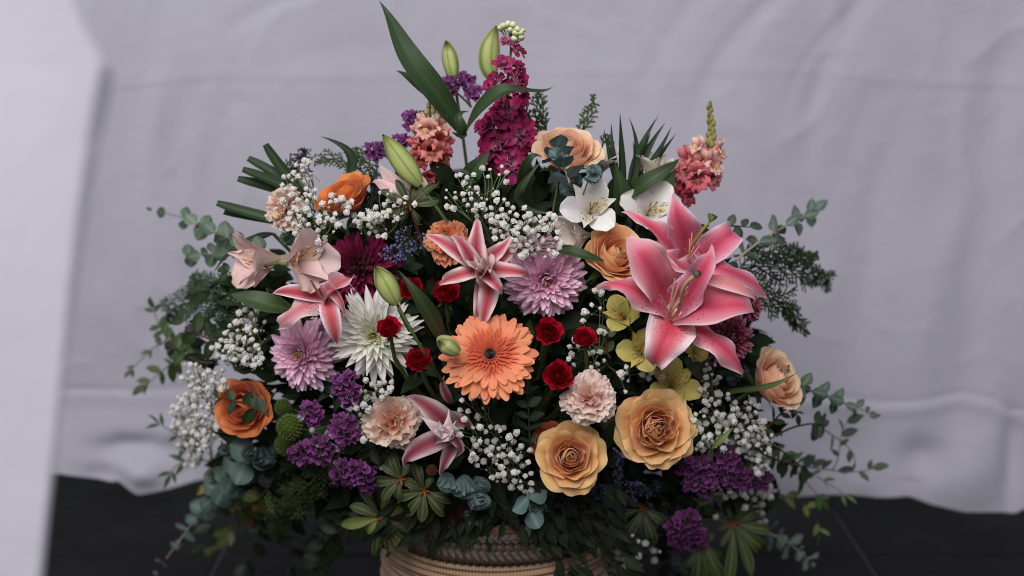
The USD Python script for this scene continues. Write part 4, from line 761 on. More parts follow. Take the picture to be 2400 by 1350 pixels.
def palm(base, tips, label, Wpx, d=0.03, cut=False, ca=lin(44, 66, 36), cb=lin(34, 52, 30)):
    Y = dome_y(*base) + d; b = at(base[0], base[1], Y); t = Thing('palm_frond', label, 'palm leaf', b)
    for k, tp in enumerate(tips):
        e = at(tp[0], tp[1], Y + 0.012 * math.sin(k * 2.1)); m = (b + e) / 2 + RT * rng.uniform(-0.006, 0.006) + (RT * tp[2] if len(tp) > 2 else 0)
        w = [0.35, 0.7, 0.95, 1.0, 1.0, 0.97, 0.9, 0.82, 0.55] if cut else [0.3, 0.7, 0.95, 1.0, 0.92, 0.75, 0.5, 0.28, 0.03]
        t.part('blade', strip([b, m, e], Wpx * mpp(e), w, leaf_col(mixc(ca, cb, rng.random()), cb, np.asarray(ca) * 1.3), facing(0.5 * rng.uniform(-1, 1), 0.35, 0.9), fold=0.5, nu=5, nv=14), M['leaf'])
    t.part('stem', tube([b, b * 0.5 + ROOT * 0.5 + [0, 0.03, 0], ROOT], 0.002, STEMG, 6, 5), M['stem'])
def whorl(px, py, label, leaves, d=0.0, ca=lin(38, 52, 27), cb=lin(28, 40, 24), face=None, hub=lin(140, 86, 50)):
    """leaves: (angle in the picture in degrees, length px, half width px, lightness)"""
    Y = dome_y(px, py) + d; c = at(px, py, Y); s = mpp(c); t = Thing('pittosporum_sprig', label, 'pittosporum', c)
    for k, (a, L, W, li) in enumerate(leaves):
        W = W * 0.74; li = li * 0.8; a = math.radians(a); di = RT * math.cos(a) + UP * math.sin(a); z = -FW
        q = [c, c + di * L * s * 0.2 + z * 0.10 * L * s, c + di * L * s * 0.6 + z * 0.14 * L * s, c + di * L * s + z * rng.uniform(-0.45, 0.12) * L * s - UP * rng.uniform(0, 0.15) * L * s]
        co = leaf_col(mixc(ca, lin(150, 158, 84), li), mixc(cb, lin(126, 136, 70), li), mixc(ca * 2.2, lin(160, 160, 100), 0.5), mixc(ca * 1.6, lin(140, 150, 90), 0.4))
        t.part('leaf', strip(q, W * s, [0.12, 0.22, 0.42, 0.68, 0.9, 1.0, 0.98, 0.75, 0.15], co, unit(z + di * -0.3 + UP * 0.25 + rng.uniform(-0.5, 0.5, 3)), fold=0.18, cup=0.1, nu=7, nv=12), M['leaf'])
    for k in range(5):
        a = k * 1.2566; di = RT * math.cos(a) + UP * math.sin(a); t.part('leaf_bud', tube([c - FW * 0.001, c + di * 0.004 - FW * 0.006, c + di * 0.006 - FW * 0.010], [0.0014, 0.0012, 0.0004], hub, 5, 5), M['stem'])
    t.part('stem', tube([c, c * 0.6 + ROOT * 0.4 + FW * 0.02, ROOT], 0.002, lin(96, 70, 48), 7, 5), M['stem'])
def statice(blobs, label, d=-0.01, ca=lin(130, 58, 124), cb=lin(92, 34, 88), root=None, rf=12.5):
    """papery purple florets in dense sprays; blobs: (px, py, rx, ry, how many)"""
    r = np.random.default_rng(sum(map(ord, label))); px, py = blobs[0][:2]; b = P(px, py, d + 0.045) if root is None else P(root[0], root[1], d + 0.02); t = Thing('statice', label, 'statice', b)
    for bx, by, rx, ry, n in blobs:
        rx, ry, n = rx * 0.85, ry * 0.85, round(n * 0.8); node = P(bx, by, d + 0.03); t.part('stem', tube([b, (b + node) / 2 + r.uniform(-0.004, 0.004, 3), node], [0.0014, 0.001], lin(86, 98, 62), 5, 5), M['stem'])
        for k in range(n):
            q = math.sqrt((k + 0.5) / n); a = k * 2.39996 + r.uniform(-0.3, 0.3); x, y = bx + rx * q * math.cos(a), by + ry * q * math.sin(a)
            c = P(x, y, d - 0.012 * math.sqrt(max(0, 1 - q * q)) + r.uniform(-0.003, 0.003)); nn = facing(1.1 * q * math.cos(a) + r.uniform(-0.3, 0.3), -1.1 * q * math.sin(a) + 0.15 + r.uniform(-0.3, 0.3), 0.8); R = rf * mpp(c) * r.uniform(0.8, 1.2); F = frame(nn, r.uniform(0, 6))
            A, V = np.meshgrid(np.linspace(0, 2 * math.pi, 16), np.linspace(0.08, 1, 4)); rad = R * V * (1 + 0.16 * np.sin(5 * A + r.uniform(0, 6)) * V); h = R * (0.75 * V ** 1.2 - 0.35 + 0.34 * V ** 2 * np.sin(3 * A + r.uniform(0, 6)) + 0.24 * V ** 2 * np.sin(7 * A + r.uniform(0, 6)))
            v = np.stack([rad * np.cos(A), rad * np.sin(A) * r.uniform(0.6, 1), h], -1).reshape(-1, 3); tone = r.random()
            col = mixc(mixc(cb * 0.8, mixc(cb, ca, tone), sm(0, 0.6, V)), lin(176, 120, 186), 0.32 * sm(0.8, 1, V) * (0.5 + tone)).reshape(-1, 3)
            t.part('floret', move((v, gfaces(16, 4), np.stack([A / 2, V], -1).reshape(-1, 2), col), F, c), M['papery'])
            if k % 2 == 0:
                t.part('calyx', move(lathe([(0.06, 0), (0.16, 0.5), (0.2, 1)], lin(90, 84, 80), (0, 0, -1.0), (0, 0, -0.2), 6), F, c, R), M['stem'])
def limonium(blobs, label, d=-0.01, ca=lin(112, 104, 158), cb=lin(70, 62, 110)):
    r = np.random.default_rng(sum(map(ord, label))); b = P(blobs[0][0], blobs[0][1], d + 0.05); t = Thing('sea_lavender', label, 'sea lavender', b)
    for bx, by, rx, ry, n in blobs:
        gs, st = [], []; node = P(bx, by, d + 0.025)
        for k in range(n):
            q = math.sqrt(r.random()); a = r.uniform(0, 6.283); c = P(bx + rx * q * math.cos(a), by + ry * q * math.sin(a), d + r.uniform(-0.012, 0.012)); R = r.uniform(3.0, 5.2) * mpp(c); F = frame(unit(auto_face(bx, by) + r.uniform(-0.8, 0.8, 3)), r.uniform(0, 6))
            for j in range(5):
                gs.append(move(rad_petal(1.0, 50, 5, 0.36, [0.3, 0.8, 1, 0.4], mixc(cb, ca, r.random()), nu=3, nv=4, phi=j * 1.2566, cup=0.4), F, c, R))
            gs.append(move(lathe([(0.15, 0), (0.35, 0.5), (0.3, 1)], cb * 0.7, (0, 0, -1.6), (0, 0, 0.1), 5), F, c, R)); st.append(tube([node, (node + c) / 2 + r.uniform(-0.003, 0.003, 3), c], 0.0004, lin(74, 84, 62), 4, 3, cap=False))
        t.part('florets', join(gs), M['papery'], kind='stuff'); t.part('stem', join(st + [tube([b, node], 0.001, lin(74, 84, 62), 3, 4)]), M['stem'])
def ball(px, py, Rpx, label, ca, cb, name, cat, d=0.0, group=None, n=120, L=0.18):
    """a globe of tightly packed tiny florets"""
    c = P(px, py, d); R = Rpx * mpp(c); t = Thing(name, label, cat, c, group); gs = [lathe([(0.01, 0), (0.6, 0.12), (0.86, 0.35), (0.9, 0.5), (0.82, 0.7), (0.5, 0.92), (0.01, 1)], cb * 0.6, (0, 0, -0.9), (0, 0, 0.9), 12)]
    for k in range(n):
        z = 1 - 2 * (k + 0.5) / n; a = k * 2.39996; o = np.array([math.sqrt(1 - z * z) * math.cos(a), math.sqrt(1 - z * z) * math.sin(a), z]); F = frame(o, rng.uniform(0, 6))
        for j in range(3):
            gs.append(move(rad_petal(L * rng.uniform(0.8, 1.2), 75, 40 + rng.uniform(-20, 20), 0.06, [0.8, 1, 0.9, 0.4], mixc(cb, ca, rng.random()), nu=3, nv=4, phi=j * 2.09, cup=0.4), F, o * 0.86))
    t.part('florets', move(join(gs), np.eye(3), c, R), M['velvet'], kind='stuff')
    t.part('stem', tube([c + FW * 0.8 * R, c * 0.6 + ROOT * 0.4 + FW * 0.02, ROOT], 0.0012, lin(104, 104, 60), 6, 5), M['stem'])

# ------------------------------------------------------------------ the arrangement
stock(); snapdragons()
PE_IN, PE_OUT, PE_ED = lin(244, 172, 130), lin(248, 206, 170), lin(250, 218, 190)
OR_IN, OR_OUT, OR_ED = lin(206, 84, 40), lin(222, 108, 56), lin(240, 158, 84)
AM_IN, AM_OUT, AM_ED = lin(250, 166, 110), lin(250, 190, 122), lin(252, 212, 158)
rose(1330, 338, 84, 'peach rose at the top, seen from the side above eucalyptus', PE_IN, PE_OUT, PE_ED, facing(0.05, 0.74, 0.66), 0.0, 30, outer=(46, 30), L=1.15, wout=0.7, lift=0.15, bend_out=2.4)
rose(802, 446, 76, 'deep orange rose with yellow rim at upper left', OR_IN, OR_OUT, OR_ED, facing(-0.35, 0.72, 0.55), -0.01, 28, outer=(48, 45), L=1.15, wout=0.68, lift=0.15, bend_out=2.4)
rose(1446, 594, 84, 'apricot rose tucked left of the large pink lilies', lin(242, 162, 106), lin(246, 190, 132), lin(250, 208, 156), facing(0.35, 0.45, 0.8), -0.005, 28, outer=(42, 40), bend_out=1.8)
rose(568, 955, 74, 'orange rose at lower left behind a thin leafy twig', lin(216, 98, 50), lin(226, 122, 68), lin(236, 150, 92), facing(-0.25, -0.05, 0.95), -0.005, 30, outer=(42, 30), bend_out=1.6)
rose(1338, 1072, 80, 'amber open rose low in the middle, the smaller of two', AM_IN, AM_OUT, AM_ED, facing(0.02, 0.16, 1), -0.035, 34, outer=(38, 14), lip=46, ruf=0.03)
rose(1540, 1003, 90, 'largest amber rose with ruffled inner petals, below the yellow flowers', AM_IN, AM_OUT, AM_ED, facing(0.06, 0.16, 1), -0.035, 42, outer=(38, 14), lip=44, ruf=0.05, jag=0.03)
rose(1824, 888, 84, 'pale peach rose at the right edge turned sideways', PE_IN, lin(242, 192, 150), PE_ED, facing(0.62, 0.42, 0.62), -0.03, 28, outer=(46, 38), L=1.12, wout=0.7, bend_out=2.2)
rose(1274, 1030, 46, 'rust orange rose mostly hidden behind the smaller amber rose', lin(190, 80, 44), lin(196, 92, 54), lin(206, 112, 70), facing(-0.6, 0.3, 0.7), 0.015, 14, outer=(45, -20), sepals=False)
RD, RO, RE = lin(150, 8, 26), lin(168, 12, 36), lin(172, 18, 44)
for x, y, R, lb, f, d in [(912, 767, 34, 'small red rose lying over the white chrysanthemum', (0.0, 0.55, 0.8), -0.05), (980, 843, 37, 'small red rose between the white chrysanthemum and the gerbera', (-0.1, 0.5, 0.85), -0.03), (1287, 777, 37, 'small red rose right beside the gerbera under the pink chrysanthemum', (0, 0.3, 0.95), -0.02),
                          (1370, 790, 33, 'small red rose left of the yellow alstroemeria', (-0.1, 0.6, 0.75), -0.02), (1310, 880, 41, 'small red rose with pointed petals above the blush carnation', (0.1, 0.35, 0.9), -0.025), (1046, 684, 37, 'small red rose bud under the double lily', (0, 0.6, 0.8), 0.0), (962, 676, 34, 'shaded red rose bud behind a tall green leaf', (-0.1, 0.5, 0.8), 0.03)]:
    rose(x, y, R * 1.08, lb, RD, RO, RE, facing(*f), d, 18, outer=(46, 56), lip=10, L=1.1, jag=0.05, ruf=0.04, name='spray_rose', group='small red spray roses', mat='crimson', wout=0.7, bend_out=2.2, inner=(82, 96))
CA = (lin(254, 182, 152), lin(255, 224, 208))
carnation(648, 482, 58, "pale peach carnation under baby's breath at upper left", lin(254, 192, 164), lin(255, 224, 210), facing(-0.6, 0.2, 0.75), -0.02)
carnation(1043, 548, 62, 'orange carnation behind the double pink lily', lin(226, 128, 84), lin(240, 172, 132), facing(-0.2, 0.5, 0.85), 0.01)
carnation(922, 990, 72, 'peach carnation with open heart beside the faded lily', CA[0], CA[1], facing(0.08, 0.1, 1), -0.01)
carnation(1382, 932, 68, 'blush pink carnation touching the largest amber rose', lin(254, 200, 188), lin(255, 228, 220), facing(0, 0.1, 1), -0.035)
PK = (lin(236, 182, 212), lin(240, 192, 218), lin(246, 216, 232))
mum(1286, 668, 104, 'full pink chrysanthemum right of the double lily', *PK, facing(0.1, -0.28, 0.95), 0.0, 180, wid=0.10, ccent=lin(200, 150, 150))
mum(692, 832, 92, 'pink chrysanthemum with yellowish heart at left', *PK, facing(-0.25, -0.02, 0.95), -0.005, 170, wid=0.098, ccent=lin(196, 176, 90))
mum(872, 792, 116, 'white chrysanthemum with thin spidery petals', lin(236, 234, 214), lin(244, 241, 236), lin(246, 244, 243), facing(-0.05, -0.08, 1), -0.005, 150, spider=True, ccent=lin(206, 200, 110), wid=0.098, incurve=10, drop=-14)
mum(836, 622, 98, 'burgundy chrysanthemum above the white one', lin(84, 6, 36), lin(126, 12, 62), lin(146, 36, 86), facing(-0.05, 0.15, 1), 0.01, 170, wid=0.075, drop=-32)
mum(1728, 790, 68, 'dark maroon chrysanthemum below the large lily', lin(112, 26, 54), lin(120, 32, 64), lin(204, 140, 164), facing(0.35, 0.1, 0.95), -0.03, 130, wid=0.10, incurve=55, group='dark maroon chrysanthemums')
mum(1772, 712, 40, 'small maroon chrysanthemum peeping out behind a lily petal tip', lin(112, 26, 54), lin(120, 32, 64), lin(204, 140, 164), facing(0.5, 0.2, 0.8), 0.0, 80, wid=0.11, group='dark maroon chrysanthemums')
gerbera(1148, 826, 119, 'coral orange gerbera daisy with dark centre in the middle', facing(-0.05, 0.42, 0.9), -0.03)
WA, WB = lin(240, 238, 234), lin(216, 216, 190)
trumpet(1384, 486, 60, 'open white alstroemeria with brown streaks nearest the apricot rose', WA, WB, facing(-0.05, 0.25, 0.95), -0.01, group='white alstroemerias', roll=1.3)
trumpet(1522, 488, 62, 'open white alstroemeria just behind the upright lily petal', WA, WB, facing(0.0, 0.3, 0.95), 0.01, group='white alstroemerias', roll=0.9)
trumpet(1528, 398, 60, 'white alstroemeria trumpet in profile before the palm blades', lin(232, 230, 214), lin(196, 202, 150), facing(0.15, 0.7, 0.2), 0.02, open_=(78, 30), group='white alstroemerias', stamens=False, sepcol=lin(170, 180, 110))
trumpet(1412, 378, 50, 'half hidden white alstroemeria behind the blue green eucalyptus', lin(226, 222, 216), WB, facing(0.1, 0.7, 0.5), 0.035, open_=(74, 25), group='white alstroemerias', stamens=False)
trumpet(1348, 555, 60, 'cream alstroemeria hanging sideways above the pink chrysanthemum', lin(226, 214, 200), lin(196, 190, 156), facing(-0.8, -0.12, 0.5), 0.015, open_=(74, 28), group='white alstroemerias', stamens=False)
YA, YB = lin(204, 196, 112), lin(158, 156, 76)
trumpet(1458, 738, 46, 'yellow alstroemeria left of the lower lily petals', YA, YB, facing(-0.25, 0.3, 0.8), -0.015, group='yellow alstroemerias', sepcol=lin(140, 150, 70), open_=(70, 20))
trumpet(1502, 822, 48, 'yellow alstroemeria under the lowest lily petal on its left', YA, YB, facing(-0.1, 0.2, 0.95), -0.015, group='yellow alstroemerias', sepcol=lin(140, 150, 70))
trumpet(1622, 818, 42, 'yellow alstroemeria in profile right of the lowest lily petal', YA, YB, facing(0.7, -0.05, 0.6), -0.005, group='yellow alstroemerias', sepcol=lin(140, 150, 70), open_=(74, 30))
trumpet(1580, 896, 52, 'yellow alstroemeria half behind the largest amber rose', YA, YB, facing(0.1, 0.4, 0.9), 0.0, group='yellow alstroemerias', sepcol=lin(140, 150, 70), open_=(55, 0))
PA, PB = lin(238, 206, 204), lin(214, 190, 164)
trumpet(606, 612, 84, 'pale pink alstroemeria trumpet pointing left and down', PA, PB, facing(-0.62, -0.08, 0.4), -0.025, open_=(76, 30), group='pale pink alstroemerias', sepcol=lin(150, 150, 90), stamens=False)
trumpet(712, 612, 84, 'pale pink alstroemeria trumpet beside the burgundy chrysanthemum', PA, PB, facing(0.55, 0.02, 0.5), -0.04, open_=(76, 28), group='pale pink alstroemerias', sepcol=lin(150, 150, 90), stamens=False)
for pts, W, lb, d in [([(1064, 186), (1058, 150), (1052, 120), (1046, 96)], 19, 'green lily bud standing left of the magenta stock', 0.03), ([(1158, 186), (1144, 140), (1150, 100), (1163, 62)], 25, 'tall green lily bud directly behind the stock tip', 0.06),
                      ([(984, 432), (955, 395), (926, 355), (901, 314)], 27, 'largest pale green lily bud leaning left over the blush lily', -0.01), ([(930, 712), (918, 690), (902, 660), (884, 621)], 26, 'green lily bud in front of the burgundy chrysanthemum', -0.05)]:
    bud(pts, W, lb, d)
t_ = Thing('stem_piece', 'green stalk of the lily bud crossing the white chrysanthemum', 'stalk', P(932, 712, -0.045))
t_.part('stalk', tube([P(931, 712, -0.052), P(942, 742, -0.035), P(960, 776, -0.02)], 0.0014, STEMG, 8, 6), M['stem'])
bud([(1076, 826), (1064, 818), (1050, 808), (1030, 792)], 22, 'short green bud touching the left side of the gerbera', -0.055, ca=lin(176, 180, 120), cb=lin(120, 136, 70), stem=False)
# purple statice
ST = [([(812, 908, 38, 44, 26)], 'purple statice below the white chrysanthemum'), ([(728, 968, 24, 32, 18)], 'deep purple statice under the pink chrysanthemum at left'), ([(806, 1008, 38, 44, 28)], 'dark purple statice left of the peach carnation'), ([(706, 1062, 30, 30, 16), (752, 1056, 28, 40, 18)], 'bright purple statice beside the green button chrysanthemum'),
      ([(800, 1108, 26, 30, 14), (840, 1112, 40, 34, 22), (862, 1136, 18, 22, 8)], 'bright purple statice lowest on the left above dark leaves'), ([(1634, 1108, 50, 50, 40), (1655, 1135, 34, 30, 16)], 'big purple statice head below the largest amber rose'), ([(1706, 1082, 34, 36, 20), (1740, 1122, 50, 26, 26), (1786, 1132, 20, 18, 8)], "dark purple statice under the right baby's breath"),
      ([(1590, 1240, 34, 34, 20), (1618, 1222, 32, 30, 16), (1630, 1262, 30, 30, 16), (1594, 1270, 24, 22, 10)], 'bright purple statice lowest on the right'), ([(884, 352, 34, 20, 18), (940, 330, 24, 14, 10)], 'purple statice left of the salmon snapdragon'), ([(1076, 190, 36, 20, 18), (1056, 206, 16, 18, 7), (1108, 216, 16, 18, 7)], 'purple statice under the green lily bud at the top'),
      ([(972, 272, 26, 14, 12), (966, 296, 14, 14, 6)], 'purple statice behind the cream snapdragon florets')]
for i, (b, lb) in enumerate(ST):
    statice(b, lb, 0.03 if i >= 8 else -0.015, root=(b[0][0] * 0.7 + 350, b[0][1] + 60) if i >= 8 else None, rf=11 if i >= 8 else 12.5)
limonium([(930, 596, 40, 22, 60), (960, 560, 40, 30, 40)], 'lavender blue sea lavender touching the burgundy chrysanthemum', -0.035, lin(126, 122, 176), lin(92, 88, 140))
limonium([(690, 398, 44, 34, 70), (712, 366, 32, 18, 40)], 'dusky violet sea lavender at upper left', 0.01, lin(88, 76, 104), lin(58, 50, 74))
limonium([(1476, 1150, 44, 26, 70), (1448, 1092, 12, 50, 36), (1520, 1140, 26, 26, 30)], 'dark blue sea lavender between the two amber roses', -0.01, lin(92, 84, 140), lin(52, 48, 86))
limonium([(1320, 1188, 34, 24, 40), (1404, 1150, 16, 26, 24)], 'dark blue sea lavender under the smaller amber rose', -0.01, lin(84, 78, 132), lin(48, 44, 80))
limonium([(880, 436, 18, 40, 36), (860, 470, 26, 20, 24)], 'blackish violet sea lavender right of the orange rose', 0.02, lin(66, 56, 84), lin(40, 36, 54))
ball(678, 1000, 32, 'upper green button chrysanthemum beside purple statice', lin(120, 146, 42), lin(76, 100, 24), 'button_chrysanthemum', 'chrysanthemum', -0.015, 'green button chrysanthemums')
ball(668, 1042, 26, 'lower green button chrysanthemum, partly in shadow', lin(112, 136, 40), lin(70, 92, 24), 'button_chrysanthemum', 'chrysanthemum', 0.005, 'green button chrysanthemums')
ball(664, 955, 22, 'dark green button chrysanthemum under the pink one', lin(100, 122, 36), lin(60, 80, 22), 'button_chrysanthemum', 'chrysanthemum', 0.015, 'green button chrysanthemums')
for x, y, R, lb in [(605, 1185, 15, 'orange ball flower at lower left, the upper one'), (590, 1222, 14, 'orange ball flower at lower left, the lower one'), (1012, 1102, 14, 'orange ball flower beside the dark green whorl')]:
    ball(x, y, R, lb, lin(176, 108, 40), lin(120, 66, 24), 'craspedia', 'craspedia', 0.0, 'orange ball flowers', 90, 0.14)
# baby's breath
babys_breath([(715, 395, 22, 26, 12), (690, 440, 50, 36, 24), (700, 490, 60, 40, 24), (735, 520, 60, 40, 26), (735, 560, 30, 24, 6), (790, 480, 40, 24, 13), (740, 585, 16, 10, 3)], "baby's breath spray in front of the upper left peach carnation", (750, 560), -0.035)
babys_breath([(860, 515, 36, 20, 22), (910, 500, 40, 22, 16), (940, 475, 40, 16, 8), (880, 545, 30, 12, 6), (905, 448, 30, 14, 5)], "baby's breath spray above the burgundy chrysanthemum", (930, 560), -0.02)
babys_breath([(1100, 430, 40, 28, 14), (1150, 410, 50, 26, 10), (1070, 465, 40, 26, 14), (1145, 480, 50, 34, 26), (1195, 515, 50, 40, 34), (1230, 545, 56, 40, 34), (1280, 540, 34, 40, 13), (1185, 555, 30, 20, 12), (1250, 590, 50, 22, 14), (1310, 575, 12, 20, 4)], "widest baby's breath spray under the stock and rose", (1160, 580), -0.015)
babys_breath([(585, 735, 26, 24, 12), (560, 780, 40, 30, 30), (545, 820, 50, 30, 34), (590, 835, 26, 26, 16), (620, 760, 10, 16, 2), (580, 712, 8, 8, 1)], "baby's breath spray between the pink chrysanthemum and juniper at left", (610, 850), -0.03)
babys_breath([(450, 880, 24, 40, 16), (470, 920, 40, 40, 30), (440, 960, 40, 36, 26), (475, 1000, 40, 30, 22), (430, 990, 30, 26, 12), (455, 1050, 40, 20, 18), (450, 1085, 20, 14, 6), (505, 890, 30, 30, 12)], "leftmost baby's breath spray beside the lower orange rose", (540, 1000), -0.02)
babys_breath([(1120, 1010, 60, 40, 20), (1180, 1035, 50, 40, 20), (1150, 1070, 50, 30, 18), (1210, 1085, 40, 50, 20), (1225, 1130, 30, 26, 9), (1100, 940, 50, 30, 12), (1170, 1110, 30, 24, 6)], "baby's breath spray below the gerbera, over dark leaves", (1160, 1060), -0.02)
babys_breath([(1665, 900, 26, 50, 18), (1690, 960, 44, 40, 28), (1745, 975, 40, 40, 26), (1720, 1030, 40, 40, 22), (1770, 1030, 40, 50, 40), (1785, 1080, 30, 30, 20), (1655, 990, 30, 40, 14), (1650, 1040, 26, 20, 8), (1660, 880, 10, 20, 3)], "densest baby's breath spray at right below the peach rose", (1690, 1010), -0.03)
babys_breath([(1440, 1290, 24, 20, 7), (1500, 1270, 30, 20, 5), (1490, 1310, 44, 34, 14), (1420, 1330, 20, 16, 6), (1530, 1300, 20, 20, 4)], "baby's breath hanging low in front of the basket at right", (1530, 1200), -0.02)
babys_breath([(1500, 870, 40, 20, 10), (1545, 870, 26, 16, 8), (1470, 890, 20, 30, 8), (1340, 820, 20, 40, 9), (1390, 850, 30, 30, 12), (1400, 720, 18, 50, 8), (1405, 780, 16, 16, 3), (1360, 740, 14, 20, 3)], "scattered baby's breath around the red roses and yellow flowers", (1430, 850), 0.01)
babys_breath([(870, 920, 30, 34, 16), (900, 905, 22, 20, 8), (855, 955, 20, 20, 6), (840, 1020, 16, 30, 5), (735, 1005, 8, 8, 1)], "baby's breath between the white chrysanthemum and the peach carnation", (880, 960), 0.0)
babys_breath([(1770, 1180, 26, 30, 14), (1795, 1160, 20, 24, 8), (1715, 1155, 30, 14, 6), (1785, 1215, 12, 16, 3), (1678, 1212, 6, 6, 1)], "baby's breath lowest on the right by the leaf whorl", (1740, 1150), 0.0)
# leaves of the lilies
big_leaf([(1090, 322, .02), (1046, 250, 0), (1006, 195, -.01), (968, 145, -.01), (938, 92, 0), (889, 2, .02)], 33, 'long dark green lily leaf rising to the top of the picture', 0.03, w=[0.25, 0.6, 0.9, 1.0, 0.98, 0.86, 0.62, 0.32, 0.01], face=facing(0.3, 0.3, 0.95), fold=0.12)
big_leaf([(1046, 246, .02), (1004, 216, 0), (968, 188, 0), (928, 165, .01)], 20, 'small lily leaf pointing left behind the longest leaf', 0.04, face=facing(0, 0.6, 0.8))
big_leaf([(1094, 310, .0), (1125, 258, -.02), (1195, 210, -.03), (1240, 213, -.02), (1296, 204, -.01)], 22, 'curved lily leaf crossing the magenta stock', 0.0, face=facing(-0.25, 0.5, 0.8), w=[0.2, 0.5, 0.85, 1.0, 1.0, 0.6, 0.35, 0.3, 0.02], fold=0.35)
big_leaf([(1044, 806, .02), (1010, 745, -.01), (975, 690, -.02), (934, 634, -.01)], 25, 'broad green lily leaf standing left of the gerbera', -0.03, face=facing(0.5, 0.2, 0.8))
big_leaf([(690, 722, .01), (640, 716, -.01), (590, 702, -.01), (542, 690, .01)], 27, 'wide leaf under the pale pink alstroemeria at left', -0.01, ca=lin(66, 86, 52), cb=lin(56, 74, 46), face=facing(0, 0.6, 0.85))
big_leaf([(1220, 440, .03), (1228, 400, .0), (1250, 365, -.01), (1272, 372, 0)], 14, 'narrow leaf curling beside the stock foot', 0.0)
big_leaf([(1120, 420, .03), (1120, 390, 0), (1140, 365, 0), (1150, 350, 0)], 24, 'dark leaf at the foot of the stock', 0.03)
big_leaf([(1285, 500, .02), (1215, 470, .0), (1235, 420, -.02), (1268, 378, -.02)], 14, 'twisted leaf left of the eucalyptus under the peach rose', 0.0, ca=lin(78, 92, 62))
big_leaf([(1300, 590, .02), (1350, 592, -.01), (1385, 602, -.01), (1420, 612, 0)], 15, 'leaf between the pink chrysanthemum and the apricot rose', 0.0)
big_leaf([(1450, 500, .03), (1455, 450, 0), (1448, 410, 0), (1440, 380, 0)], 26, 'wide leaf at the palm foot behind white flowers', 0.03)
big_leaf([(1480, 470, .02), (1510, 430, -.01), (1550, 405, -.01), (1590, 372, .01)], 20, 'leaf reaching right behind the white alstroemeria trumpet', 0.02)
big_leaf([(1540, 440, .02), (1560, 430, 0), (1572, 415, 0), (1580, 396, 0)], 24, 'short leaf left of the pink snapdragon', 0.02)
big_leaf([(1060, 310, .02), (1080, 300, 0), (1075, 280, 0), (1100, 262, .01)], 16, 'folded leaf at the foot of the longest lily leaf', 0.03)
big_leaf([(1612, 840, .02), (1640, 862, 0), (1650, 885, 0), (1648, 910, 0)], 30, 'dark leaf below the yellow alstroemeria in profile', 0.0, ca=lin(50, 66, 46))
big_leaf([(1710, 920, .0), (1770, 912, -.03), (1830, 895, -.05), (1870, 872, -.05)], 9, 'thin grass blade crossing the right peach rose', -0.02, ca=lin(84, 98, 56), cb=lin(74, 90, 50), name='grass_blade', w=[0.8, 1, 1, 1, 0.95, 0.85, 0.6, 0.3, 0.03])
big_leaf([(1640, 1180, .02), (1662, 1100, -.03), (1668, 1050, -.04), (1690, 1015, -.04)], 8, 'upright green stalk crossing the purple statice at right', -0.02, ca=lin(104, 118, 70), cb=lin(92, 108, 60), name='grass_blade', w=[1, 1, 1, 1, 1, 1, 1.1, 0.8, 0.1])
big_leaf([(1668, 1052, -.04), (1690, 1030, -.045), (1720, 1000, -.04)], 8, 'side blade of the stalk over baby\'s breath at right', -0.02, ca=lin(104, 118, 70), cb=lin(92, 108, 60), name='grass_blade')
big_leaf([(492, 1128, .0), (478, 1144, -.01), (460, 1160, 0)], 9, 'yellowish leaf hanging at lower left', 0.0, ca=lin(150, 130, 70), cb=lin(130, 112, 60))
# palm
palm((1462, 470), [(1415, 302), (1433, 288), (1453, 264), (1474, 275, 0.012), (1483, 330, 0.01)], 'palm frond with narrow upright blades behind white alstroemerias', 9, 0.04)
palm((1475, 455), [(1543, 272), (1559, 288), (1574, 297), (1584, 314), (1526, 310)], 'palm frond with blades leaning right of the white trumpet', 10, 0.045)
palm((735, 470), [(622, 338), (581, 372), (568, 398), (557, 420)], 'palm frond with cut blades pointing up left', 13, 0.03, cut=True)
palm((690, 525), [(508, 477), (525, 498)], 'palm frond with two cut blades pointing straight left', 13, 0.02, cut=True)
palm((800, 440), [(752, 320, 0.02)], 'single curved palm blade above the deep orange rose', 13, 0.04)
palm((640, 548), [(500, 640, -0.012), (552, 582, -.0)], 'curved palm blades drooping left under eucalyptus', 10, 0.03)
# eucalyptus
eucalyptus([(640, 600), (540, 560), (470, 530), (410, 505), (356, 492)], 'eucalyptus sprig of round leaves reaching far left', 8, 40, 0.01, lin(112, 134, 112), lin(92, 114, 100), 0.7, open_=0.5)
eucalyptus([(600, 575), (540, 592), (490, 596), (440, 600)], 'lower eucalyptus twig at far left with small round leaves', 5, 38, 0.02, lin(92, 114, 92), lin(78, 98, 84), 0.8)
eucalyptus([(1725, 610), (1775, 570), (1840, 530), (1912, 490)], 'eucalyptus sprig with paired leaves reaching to the right', 8, 44, 0.02, lin(104, 122, 108), lin(82, 100, 92), 0.75, open_=0.35, aspect=0.34, stemc=lin(140, 140, 116), roundness=OVALW)
eucalyptus([(1800, 880), (1870, 905), (1960, 938), (2056, 972)], 'eucalyptus sprig over the right peach rose, pointing right', 10, 48, -0.02, lin(84, 104, 88), lin(66, 84, 74), 0.45, open_=0.4, aspect=0.34, stemc=lin(120, 116, 90), roundness=OVALW)
eucalyptus([(600, 1050), (545, 1120), (460, 1215), (368, 1340)], 'long eucalyptus sprig hanging to the lower left corner', 13, 52, 0.0, lin(98, 122, 114), lin(74, 96, 92), 0.4, open_=0.25, aspect=0.55, stemc=lin(170, 160, 140))
eucalyptus([(1780, 1248), (1830, 1262), (1870, 1290), (1902, 1318)], 'eucalyptus tip lying over the dark floor at right', 5, 40, 0.02, lin(108, 124, 116), lin(92, 110, 104), 0.7, open_=0.4, stemc=lin(150, 150, 132))
